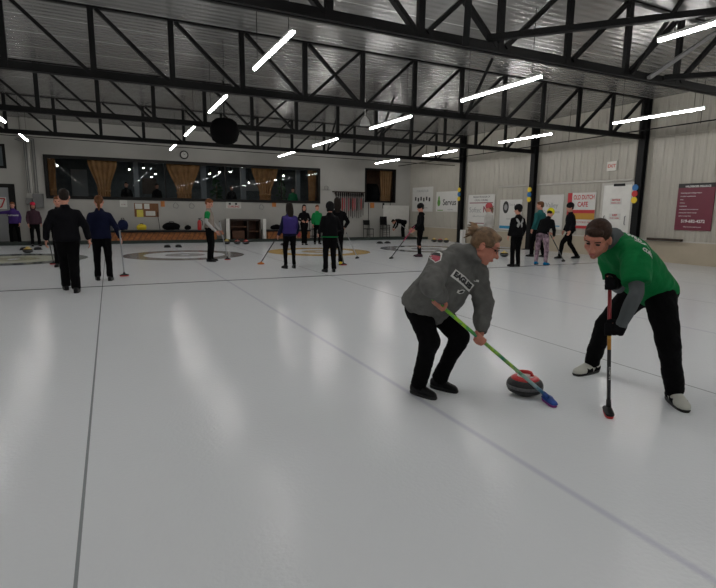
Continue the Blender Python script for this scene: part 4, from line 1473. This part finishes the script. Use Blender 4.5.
# chest lettering and emblem, sleeve shield
mk('print black', (.012, .012, .014), .6)
mk('print white', (.62, .62, .60), .6)
mk('print red', (.40, .05, .08), .6)
def on_top(me, px_org, right, up, m, name, lift, cuts=2, bvh=None, parent=None):
    wrap(me, px_org, right, up, bvh or bv, lift, cuts)
    return put(name, me, m, parent or wtop)
camR, camU, camF = _R2.copy(), _U2.copy(), _F.copy()
tilt = math.radians(35)
dr_ = camR * math.cos(tilt) - camU * math.sin(tilt)
du_ = camU * math.cos(tilt) + camR * math.sin(tilt)
org = V((2.267, 2.862, .957))
def rect(w, h, cx=0, cy=0):
    return [(cx - w / 2, cy - h / 2), (cx + w / 2, cy - h / 2), (cx + w / 2, cy + h / 2), (cx - w / 2, cy + h / 2)]
pl = on_top(poly_mesh([(-.105, -.034), (.098, -.034), (.104, .034), (-.098, .034)]), org, dr_, du_, 'print white', 'chest_banner', .004, 5)
pl['label'] = 'white slanted band behind the lettering'
tx = text_mesh('EAGLES', .053, bold=.004)
on_top(tx, org, dr_, du_, 'print black', 'chest_lettering', .0075, 1)
e1 = V((2.253, 2.859, .876))
on_top(poly_mesh([(x * .72, y * .72) for x, y in [(-.045, -.012), (-.01, -.026), (.03, -.016), (.05, .012), (.02, .022), (-.02, .012), (-.035, .02)]]), e1, camR, camU, 'print white', 'chest_emblem', .004, 4)
on_top(poly_mesh([(x * .72, y * .72) for x, y in [(-.025, -.010), (.0, -.017), (.025, -.010), (.036, .008), (.015, .012), (-.012, .002)]]), e1, camR, camU, 'print black', 'chest_emblem', .007, 3)
s1 = V((2.080, 2.988, 1.123))
sr_, su_ = (camR * .88 - camU * .25).normalized(), (camU * .97 + camR * .22).normalized()
shield = [(-.045, .036), (-.022, .046), (0, .038), (.022, .046), (.045, .036), (.040, -.020), (0, -.052), (-.040, -.020)]
on_top(poly_mesh(shield), s1, sr_, su_, 'print white', 'sleeve_shield', .004, 4)
on_top(poly_mesh([(x * .75, y * .72 - .006) for x, y in shield if y < .037]), s1, sr_, su_, 'print red', 'sleeve_shield', .007, 4)
on_top(poly_mesh([(-.03, .030), (-.012, .034), (.028, .032), (.030, .008), (-.030, .008)]), s1, sr_, su_, 'print black', 'sleeve_shield', .010, 4)
on_top(poly_mesh(rect(.038, .016)), V((2.374, 2.812, .960)), (camR * .97 - camU * .2), camU, 'print white', 'name_badge', .004, 3)

G1, G2, TL = (.10, .42, .02), (.30, .52, .02), (.01, .20, .12)
M['green handle'] = ramp_z('green handle', [(0, (.01, .05, .22)), (.06, (.03, .16, .30)), (.12, (.40, .55, .58)), (.22, (.30, .52, .45)), (.33, (.36, .55, .05)), (.40, TL), (.47, G2), (.62, TL), (.68, G1), (.74, G2), (.92, G1)], const=False, noise_mix=(.02, .22, .12))
mk('broom blue', (.01, .06, .30), .35, vary=.5, vscale=20)
mk('pad magenta', (.25, .03, .20), .6)
broom(wb_head, wax, 1.19, 'green and blue handled broom held by the person in the grey hoodie', 'green handle', 'broom blue', 'pad magenta', yaw=-1.906)

# foreground man -------------------------------------------------------------
cloth('tee green', (.003, .15, .04), rough=.8, bump=.45, bscale=9, bdist=.03, vary=.06)
cloth('long sleeve grey', (.09, .10, .105), vary=.12)
cloth('hair brown', (.035, .018, .012), rough=.6, vary=.4, vscale=60)
cloth('shoe white', (.55, .55, .50), rough=.5, vary=.05)
Mn = vd(pelvis=(3.847, 2.527, 0.850), hip_l=(3.780, 2.427, 0.800), hip_r=(3.811, 2.650, 0.790), knee_l=(3.640, 2.235, 0.495), ankle_l=(3.850, 2.275, 0.10), knee_r=(3.755, 2.862, 0.495), ankle_r=(3.880, 3.060, 0.115),
        neck=(3.335, 2.555, 1.250), head=(3.173, 2.547, 1.255), shoulder_l=(3.330, 2.348, 1.155), shoulder_r=(3.480, 2.690, 1.205), elbow_l=(3.214, 2.231, 0.905), grip_l=(3.169, 2.364, 0.617),
        elbow_r=(3.520, 2.600, 0.875), grip_r=(3.204, 2.435, 0.940))
Mn['toe_l'] = V((-.60, -.80, 0))
Mn['toe_r'] = V((-.97, -.05, 0))
mb_head = V((3.153, 2.311, 0))
max_ = (Mn['grip_r'] - (mb_head + V((0, 0, .045)))).normalized()
Mn['grip_l'] = mb_head + V((0, 0, .045)) + max_ * .575
Mn['gripinfo_r'] = (max_, .0135, -1, 1)
Mn['gripinfo_l'] = (max_, .0135, 1, 1)
lk = camR * -.60 - camU * .60 - camF * .52
look = head_axes(lk, camU * .72 - camR * .28 - camF * .60)
spec = dict(top='tee green', top_name='t_shirt', pants='trouser black', shoe='shoe white', hairm='hair brown', hair='short', skin='skin ruddy', sleeve=.78, under='long sleeve grey', fold=.018, fscale=6, bulk=1.0, neckr=.058,
            sleeve_r=(.092, .092, .07, .05), leg_r=(.112, .082, .070, .066), gloves='black cloth', hand=.9, shoe_s=1.13, head=1.10,
            top_secs=[(-.06, .175, .140, .0), (.0, .18, .145, .0), (.25, .19, .155, .01), (.5, .21, .155, .0), (.75, .215, .14, .0), (.9, .17, .11, 0), (.99, .10, .08, 0), (1.02, .078, .068, .0)],
            hip_secs=[(-.2, .12, .11, 0), (-.08, .175, .14, 0), (.06, .17, .135, 0), (.16, .16, .125, 0)])
mo, MP, mtop, mw = person('person in green t-shirt bending over a dark broom at the right', Mn, look, spec, s=1.02, vox=.0065, cvox=.011)
cl_ = MB()
nd = (Mn['head'] - Mn['neck']).normalized()
x_, y_, _ = frame_of(nd)
cl_.tube([Mn['neck'] - nd * .03, Mn['neck'] + nd * .085], [.088, .074], 24)
put('undershirt_collar', fuse(cl_, 'collar', .009, 2), 'long sleeve grey', mo)
bm_ = bvh_of(mtop)
# back print rows following the shoulders
bo = V((3.392, 2.367, 1.233))
for i, (t, s_, du, dx) in enumerate((('WILD', .042, .050, -.045), ('CATS', .055, -.005, .0), ('CURLING', .034, -.060, .045))):
    a = math.radians(38)
    rr = camR * math.cos(a) - camU * math.sin(a)
    uu = camU * math.cos(a) + camR * math.sin(a)
    on_top(text_mesh(t, s_, bold=.002), bo + rr * (dx + .02) + uu * (du - .01), rr, uu, 'print white', 'back_lettering', .004, 1, bm_, mtop)
on_top(poly_mesh([(-.016, .03), (.004, .034), (.020, -.03), (.008, -.036)]), V((3.103, 2.364, 1.064)), camR, camU, 'print white', 'chest_emblem', .004, 3, bm_, mtop)
# dark patches on the white shoes
for ch in mo.children:
    if ch.name.startswith('shoe'):
        b_ = bvh_of(ch)
        k = 'l' if abs((sum((v.co for v in ch.data.vertices), V()) / len(ch.data.vertices)).y - Mn['ankle_l'].y) < .2 else 'r'
        t_ = Mn['toe_' + k].normalized()
        lt = V((t_.y, -t_.x, 0))
        g0 = V((Mn['ankle_' + k].x, Mn['ankle_' + k].y, 0))
        for sd in (-1, 1):
            for x0, w in ((-.045, .065), (.075, .05)):
                me = poly_mesh([(-w, -.022), (w, -.022), (w * .6, .018), (-w * .2, .008), (-w * .8, .022)])
                put('shoe_patch', wrap(me, g0 + t_ * x0 + V((0, 0, .045)) + lt * sd * .05, t_ * -sd, (0, 0, 1), b_, .002, 3), 'black cloth', ch)
M['dark handle'] = ramp_z('dark handle', [(0, (.012, .012, .014)), (.36, (.014, .012, .014)), (.44, (.45, .20, .02)), (.52, (.55, .30, .05)), (.55, (.25, .02, .02)), (.60, (.6, .6, .58)), (.615, (.25, .02, .02)), (.64, (.6, .6, .58)), (.655, (.22, .015, .02)), (.9, (.30, .02, .025))], const=True)
b_ = broom(mb_head, max_, .93, 'dark and red handled broom held upright by the person in green', 'dark handle', 'black plastic', 'red paint', yaw=.80)
tx = text_mesh('BALANCE', .022)
T = Matrix((max_, camR, max_.cross(camR).normalized())).transposed()
for v in tx.vertices:
    v.co = mb_head + V((0, 0, .045)) + max_ * .26 - camF * .0155 + max_ * v.co.x - camR * v.co.y
put('handle_lettering', tx, 'print white', b_)

# ------------------------------------------------------------------ people at the far end
def standing(x, y, yaw, H=1.72, stride=0.0, lean=0.0, arms=None, wide=.10, sh=.165, over=None):
    """yaw: heading, 0 = away along the sheet, positive turns right"""
    s = H / 1.75
    c, sn = math.cos(-yaw), math.sin(-yaw)
    def L(px, py, pz):
        return V((x + (px * c - py * sn) * s, y + (px * sn + py * c) * s, pz * s))
    ln = math.sin(lean)
    J = dict(pelvis=(0, 0, .96), neck=(0, .50 * ln, .96 + .50 * math.cos(lean)), hip_l=(-.09, 0, .93), hip_r=(.09, 0, .93),
             shoulder_l=(-sh, .395 * ln, .96 + .395 * math.cos(lean)), shoulder_r=(sh, .395 * ln, .96 + .395 * math.cos(lean)),
             head=(0, .66 * ln + .02, .98 + .66 * math.cos(lean)),
             knee_l=(-wide, .04 + stride * .35, .50), knee_r=(wide, .04 - stride * .1, .50), ankle_l=(-wide - .01, stride * .5, .09), ankle_r=(wide + .01, -stride * .5, .09))
    J['elbow_l'] = (-sh - .065, .42 * ln - .03, 1.13 - .12 * (1 - math.cos(lean)))
    J['elbow_r'] = (sh + .065, .42 * ln - .03, 1.13 - .12 * (1 - math.cos(lean)))
    J['wrist_l'] = (-sh - .06, .45 * ln + .08, .89)
    J['wrist_r'] = (sh + .06, .45 * ln + .08, .89)
    if over:
        J.update(over)
    J = {k: L(*v) for k, v in J.items()}
    fw = V((math.sin(yaw), math.cos(yaw), 0))
    rt = V((fw.y, -fw.x, 0))
    J['toe_l'] = (fw - rt * .18).normalized()
    J['toe_r'] = (fw + rt * .18).normalized()
    J['_fw'], J['_rt'], J['_s'] = fw, rt, s
    return J


def far(label, x, y, yaw, H=1.72, spec=None, hy=0.0, hp=.1, **kw):
    """hy head yaw relative to the body, hp downward look"""
    J = standing(x, y, yaw, H, **kw)
    a = yaw + hy
    f_ = V((math.sin(a) * math.cos(hp), math.cos(a) * math.cos(hp), -math.sin(hp)))
    look = head_axes(f_, (math.sin(a) * .3 * math.sin(hp), math.cos(a) * .3 * math.sin(hp), 1))
    sp = dict(head=1.09, sleeve_r=(.065, .056, .050, .043), top_secs=[(-.16, .185, .135, 0), (.0, .18, .132, .0), (.25, .168, .122, .01), (.5, .172, .125, .01), (.72, .178, .122, .0), (.86, .15, .105, 0), (.95, .095, .08, 0), (1.02, .066, .064, .0)], pants='trouser black', shoe='shoe black', top='black cloth', collar=.07, fold=.010, skin='skin', sole='black plastic')
    sp.update(spec or {})
    return person(label, J, look, sp, s=J['_s'], vox=.0105, cvox=.018), J


def hand_broom(head, hand, label, L=None, handle='dark shaft', head_m='black plastic', pad_m='red paint', yaw=None):
    d = V(hand) - V((head[0], head[1], .045))
    return broom((head[0], head[1], 0), d, L or 1.18, label, handle, head_m, pad_m, yaw, r=.014)


mk('dark shaft', (.02, .02, .022), .3)
mk('silver shaft', (.35, .36, .38), .3)
mk('pink shaft', (.50, .03, .12), .35)
mk('orange plastic', (.60, .17, .02), .4)
cloth('navy jacket', (.006, .008, .028), bump=.2)
cloth('dark jacket', (.006, .006, .008), bump=.2, spec=.1)
cloth('purple cloth', (.05, .035, .17), bump=.2)
cloth('purple hoodie', (.06, .03, .16), bump=.2)
cloth('maroon dark', (.05, .025, .035), bump=.2)
cloth('beige vest', (.26, .22, .19), bump=.2)
cloth('green cloth', (.01, .22, .06), bump=.2)
cloth('teal cloth', (.02, .11, .11), bump=.2)
cloth('white cloth', (.52, .50, .47), bump=.2)
cloth('sleeve white', (.45, .44, .43), bump=.2)
cloth('hair dark', (.015, .010, .008), rough=.6)
cloth('hair red', (.16, .055, .02), rough=.6)
cloth('hair auburn', (.12, .05, .02), rough=.6)
cloth('pink hat', (.50, .09, .10), bump=.5)
cloth('yellow hat', (.72, .66, .02), bump=.5)
cloth('red hat', (.45, .02, .05), bump=.3)
cloth('black hat', (.010, .010, .011), bump=.3)
cloth('blue shoe', (.0, .18, .42), rough=.5)
cloth('leggings', (.26, .18, .22), vary=.85, vscale=9, bump=.1)
cloth('denim', (.02, .025, .04))

# walking man, back to us
o, J = far('broad person in black jacket walking away at the left, shoes nearest the camera', -.68, 9.95, -.05, 1.72, dict(top='dark jacket', hairm='hair dark', hair='short', bulk=1.14, leg_r=(.105, .085, .075, .07), face=False), stride=.42, sh=.18, wide=.07,
           over=dict(wrist_l=(-.32, .10, .90), wrist_r=(.33, .02, .90), elbow_l=(-.29, -.02, 1.14), elbow_r=(.29, -.04, 1.14)))
o, J = far('person with auburn ponytail in navy jacket walking away with a broom', -.18, 11.25, .05, 1.66, dict(top='navy jacket', hairm='hair auburn', hair='pony', bulk=1.08, face=False), stride=.15, wide=.11,
           over=dict(wrist_r=(.36, .05, .88), elbow_r=(.29, -.06, 1.12)))
W_ = J['wrist_r'] + V((.0, .0, -.06))
hand_broom((.20, 11.78), W_, 'long dark broom with red pad trailing right of the ponytailed person', 1.15, 'silver shaft', 'black plastic', 'red paint', yaw=.2)
o, J = far('person facing us half hidden behind the broad walking person', -1.12, 14.3, PI, 1.68, dict(top='dark jacket', hairm='hair red', hair='short', bulk=1.1), over=dict(wrist_r=(.26, .20, .92)))
hand_broom((-1.36, 14.9), (-1.38, 14.12, .9), 'dark broom with red pad left of the broad walking person', 1.15, 'dark shaft', 'black plastic', 'red paint', yaw=.1)
# purple hoodie far left
o, J = far('person in purple hoodie by the far left door with arm stretched out', -3.35, 23.5, PI + .1, 1.60, dict(top='purple hoodie', hairm='hair red', hair='short', bulk=1.12, hood_down=True), wide=.14,
           over=dict(elbow_r=(.45, .02, 1.32), wrist_r=(.72, .05, 1.36)))
tag_m = text_mesh('MUSTANGS', .07, bold=.002)
on_top(tag_m, J['neck'] + V((0, -.05, -.22)), V((1, 0, 0)), V((0, 0, 1)), 'print white', 'chest_lettering', .006, 1, bvh_of(o[2]), o[2])
o, J = far('person in red cap and dark top standing far left', -2.55, 22.3, PI - .25, 1.60, dict(top='maroon dark', hairm='hair dark', hair='long', hat=('cap', 'red hat'), bulk=1.0), wide=.11, hp=.25)
# vest
o, J = far('person in beige vest with green sleeves holding a broom', 2.45, 14.45, 1.95, 1.70, dict(top='beige vest', hairm='hair red', hair='short', bulk=1.05, sleeve=.12, under='sleeve white', leg_r=(.105, .078, .07, .066)), hy=.1, hp=.45, wide=.11,
           over=dict(wrist_r=(.16, .22, .86), wrist_l=(-.10, .30, .86), elbow_l=(-.25, .02, 1.12)))
for k in 'rl':
    gs = MB()
    e2 = lerp(J['shoulder_' + k], J['elbow_' + k], .62)
    gs.ball(J['shoulder_' + k], .078).tube([J['shoulder_' + k], e2], [.078, .066], 16)
    put('green_sleeve', fuse(gs, 'green_sleeve', .016, 3, .006), 'green cloth', o[0])
hand_broom((3.2, 17.2), J['wrist_l'] + V((0.03, .02, -.05)), 'pale broom held out by the person in the beige vest', 1.15, 'silver shaft', 'black plastic', 'red paint', yaw=.1) if False else hand_broom((2.98, 14.7), J['wrist_l'] + V((0.03, .02, -.02)), 'pale broom held out by the person in the beige vest', 1.12, 'silver shaft', 'black plastic', 'red paint', yaw=.1)
# purple back
o, J = far('long haired person in dark jacket with purple back panel facing away', 3.98, 12.05, -.05, 1.60, dict(top='navy jacket', hairm='hair dark', hair='long', bulk=1.06, face=False, leg_r=(.098, .066, .052, .046)), wide=.115,
           over=dict(wrist_l=(-.27, .14, .90), wrist_r=(.27, .16, .92)))
bk = bvh_of(o[2])
on_top(poly_mesh([(-.19, -.26), (.19, -.26), (.19, .22), (-.19, .22)]), lerp(J['pelvis'], J['neck'], .55), V((1, 0, 0)), V((0, 0, 1)), 'purple cloth', 'back_panel', .006, 6, bk, o[2])
hand_broom((3.55, 13.2), J['wrist_l'] + V((-.02, .02, -.03)), 'broom with orange head left of the long haired person with purple back', 1.15, 'dark shaft', 'orange plastic', 'orange plastic', yaw=.0)
tag(put('pink_mitten', fuse(MB().ball(J['wrist_r'] + V((.05, -.02, -.01)), (.05, .06, .07)).ball(J['wrist_r'] + V((.0, -.02, .02)), (.02, .03, .04)), 'm', .01, 2), 'pink hat'), 'pink mitten held at the right side of the long haired person', 'mitten')
# black coat facing us
o, J = far('slim person in long black coat facing us near the wall', 7.35, 20.3, PI + .2, 1.66, dict(hairm='hair dark', hair='long', bulk=.92), wide=.06, over=dict(wrist_r=(.12, .22, 1.05), wrist_l=(-.14, .22, 1.05), elbow_l=(-.27, -.02, 1.12), elbow_r=(.27, -.02, 1.12)))
o, J = far('person in bright green shirt behind the two people in black', 8.05, 20.6, PI + .1, 1.66, dict(top='green cloth', hairm='hair red', hair='short', bulk=1.0), wide=.1)
# pair
o, J = far('person in dark hood and black jacket with green hem facing away', 4.62, 11.0, .1, 1.62, dict(hat=('hood', 'black hat'), hairm='hair dark', hair='short', bulk=1.12, face=False), wide=.10,
           over=dict(wrist_r=(.22, .26, 1.05), elbow_r=(.27, .02, 1.12), wrist_l=(-.24, .2, .98)))
hs_ = torso_secs(J, [(-.14, .195, .142, 0), (-.10, .195, .142, 0)], 1.12 * J['_s'])
MB().loft([q[:3] for q in hs_], 28).build('jacket_hem', 'green cloth', o[0], smooth=True)
hand_broom((5.55, 12.25), (4.80, 11.18, 1.15), 'broom with red pad reaching right of the hooded person', 1.75, 'dark shaft', 'black plastic', 'red paint', yaw=.2)
o, J = far('long haired person in black beside the hooded person', 5.42, 12.4, .35, 1.76, dict(hairm='hair dark', hair='long', bulk=.98, face=False, shoe='yellow cloth'), wide=.08,
           over=dict(wrist_r=(.22, .24, 1.0), elbow_r=(.28, .0, 1.14), wrist_l=(-.22, .2, .98)))
hand_broom((6.75, 13.9), (5.68, 12.55, 1.0), 'pale handled broom standing right of the long haired person in black', 1.6, 'silver shaft', 'black plastic', 'black plastic', yaw=.6)
# bending person at the back
o, J = far('person in black bending far forward beside the white board', 14.3, 23.75, -1.45, 1.62, dict(hairm='hair dark', hair='short', bulk=1.05), hp=.9, wide=.10,
           over=dict(neck=(0, .47, 1.05), head=(0, .64, .98), shoulder_l=(-.18, .43, 1.0), shoulder_r=(.18, .43, 1.0), elbow_l=(-.2, .50, .74), elbow_r=(.2, .50, .74), wrist_l=(-.16, .62, .58), wrist_r=(.14, .60, .60), pelvis=(0, -.05, .95)))
o[0].location.z += 0
bend = hand_broom((14.5, 22.5), (13.55, 23.4, 1.0), 'pale handled broom slanting down before the bending person', 1.3, 'sleeve white', 'black plastic', 'black plastic', yaw=-.4)
# black toque with pink broom
o, J = far('person in black knit hat and hoodie with a pink broom pointing left', 8.98, 13.85, -1.25, 1.66, dict(hat=('toque', 'black hat'), hairm='hair dark', hair='short', bulk=.98, hood_down=True, leg_r=(.092, .062, .05, .045), shoe='maroon dark'), hp=.25, wide=.07,
           over=dict(wrist_l=(-.2, .25, .92), wrist_r=(.2, .25, .95), elbow_l=(-.25, .0, 1.12), elbow_r=(.25, .0, 1.12)))
M['pink fade'] = ramp_z('pink fade', [(0, (.02, .02, .02)), (.42, (.03, .02, .02)), (.5, (.50, .03, .12)), (1, (.50, .03, .12))])
hand_broom((7.72, 13.5), (8.70, 13.85, .92), 'pink and black handled broom pointing left in front of the person in the knit hat', 1.45, 'pink fade', 'black plastic', 'black plastic', yaw=.4)
# pink hat and white coat behind the woman
o, J = far('person in pink knit hat and white coat behind the bending woman', 11.45, 13.5, -.35, 1.70, dict(top='white cloth', hat=('toque', 'pink hat'), hairm='hair blonde', hair='pony', bulk=1.05, face=False), hy=-.3, wide=.10)
# butterfly hoodie
o, J = far('person in black hoodie with pale butterfly on the back', 9.82, 10.4, .15, 1.62, dict(hairm='hair dark', hat=('toque', 'black hat'), hair='short', bulk=1.06, hood_down=True, face=False, top='black cloth'), hy=-.5, wide=.09)
bk = bvh_of(o[2])
bo = lerp(J['pelvis'], J['neck'], .62)
mk('print grey', (.35, .35, .34), .6)
bdir = V((math.cos(.15), -math.sin(.15), 0))
for sx in (-1, 1):
    pts = [(0, -.01), (.02, .03), (.075, .12), (.11, .12), (.105, .05), (.06, .0), (.09, -.04), (.085, -.10), (.045, -.12), (.015, -.05)]
    on_top(poly_mesh([(sx * a, b) for a, b in pts][::sx]), bo, bdir, V((0, 0, 1)), 'print grey', 'butterfly_print', .006, 4, bk, o[2])
# teal jacket
o, J = far('person in teal jacket behind the one in the yellow hat', 12.75, 12.5, -.1, 1.80, dict(top='teal cloth', hairm='hair auburn', hair='short', bulk=1.1, face=False), hy=-.5, wide=.1, stride=.3)
# yellow hat
o, J = far('person in yellow hat, black top and patterned leggings leaning on a broom', 10.85, 10.50, 1.25, 1.66, dict(hat=('toque', 'yellow hat'), hairm='hair dark', hair='short', bulk=1.0, pants='leggings', shoe='blue shoe', leg_r=(.098, .072, .060, .050)), lean=.62, hp=.8, wide=.14,
           over=dict(wrist_l=(-.05, .45, .95), wrist_r=(.16, .42, .85), elbow_l=(-.24, .22, 1.05), elbow_r=(.27, .16, 1.02)))
hand_broom((12.3, 11.0), (11.38, 10.78, .92), 'dark broom held out to the right by the person in the yellow hat', 1.4, 'dark shaft', 'black plastic', 'black plastic', yaw=.3)
# dark walker near the red banner
o, J = far('person in dark coat and cap walking left along the ribbed wall', 13.35, 11.75, -1.15, 1.74, dict(top='dark jacket', hat=('toque', 'black hat'), hairm='hair dark', hair='short', bulk=1.12), stride=.65, wide=.06, lean=.08)
# spectators in the lounge, only heads and shoulders show above the sill
cloth('spectator green', (.02, .20, .08))
for i, (x, y, m, lab) in enumerate(((8.75, 25.9, 'spectator green', 'spectator in green behind the right part of the long window'), (2.1, 26.4, 'black cloth', 'spectator in black left of the wide curtain behind the long window'),
                                    (.75, 25.75, 'black cloth', 'spectator in black right of the left curtain behind the long window'), (5.5, 25.7, 'dark jacket', 'spectator in dark top behind the middle of the long window'))):
    o, J = far(lab, x, y, PI + (.3, -.4, .2, -.2)[i], 1.6, dict(top=m, hairm='hair dark', hair='short', bulk=1.05))
    o[0].location.z = 1.0
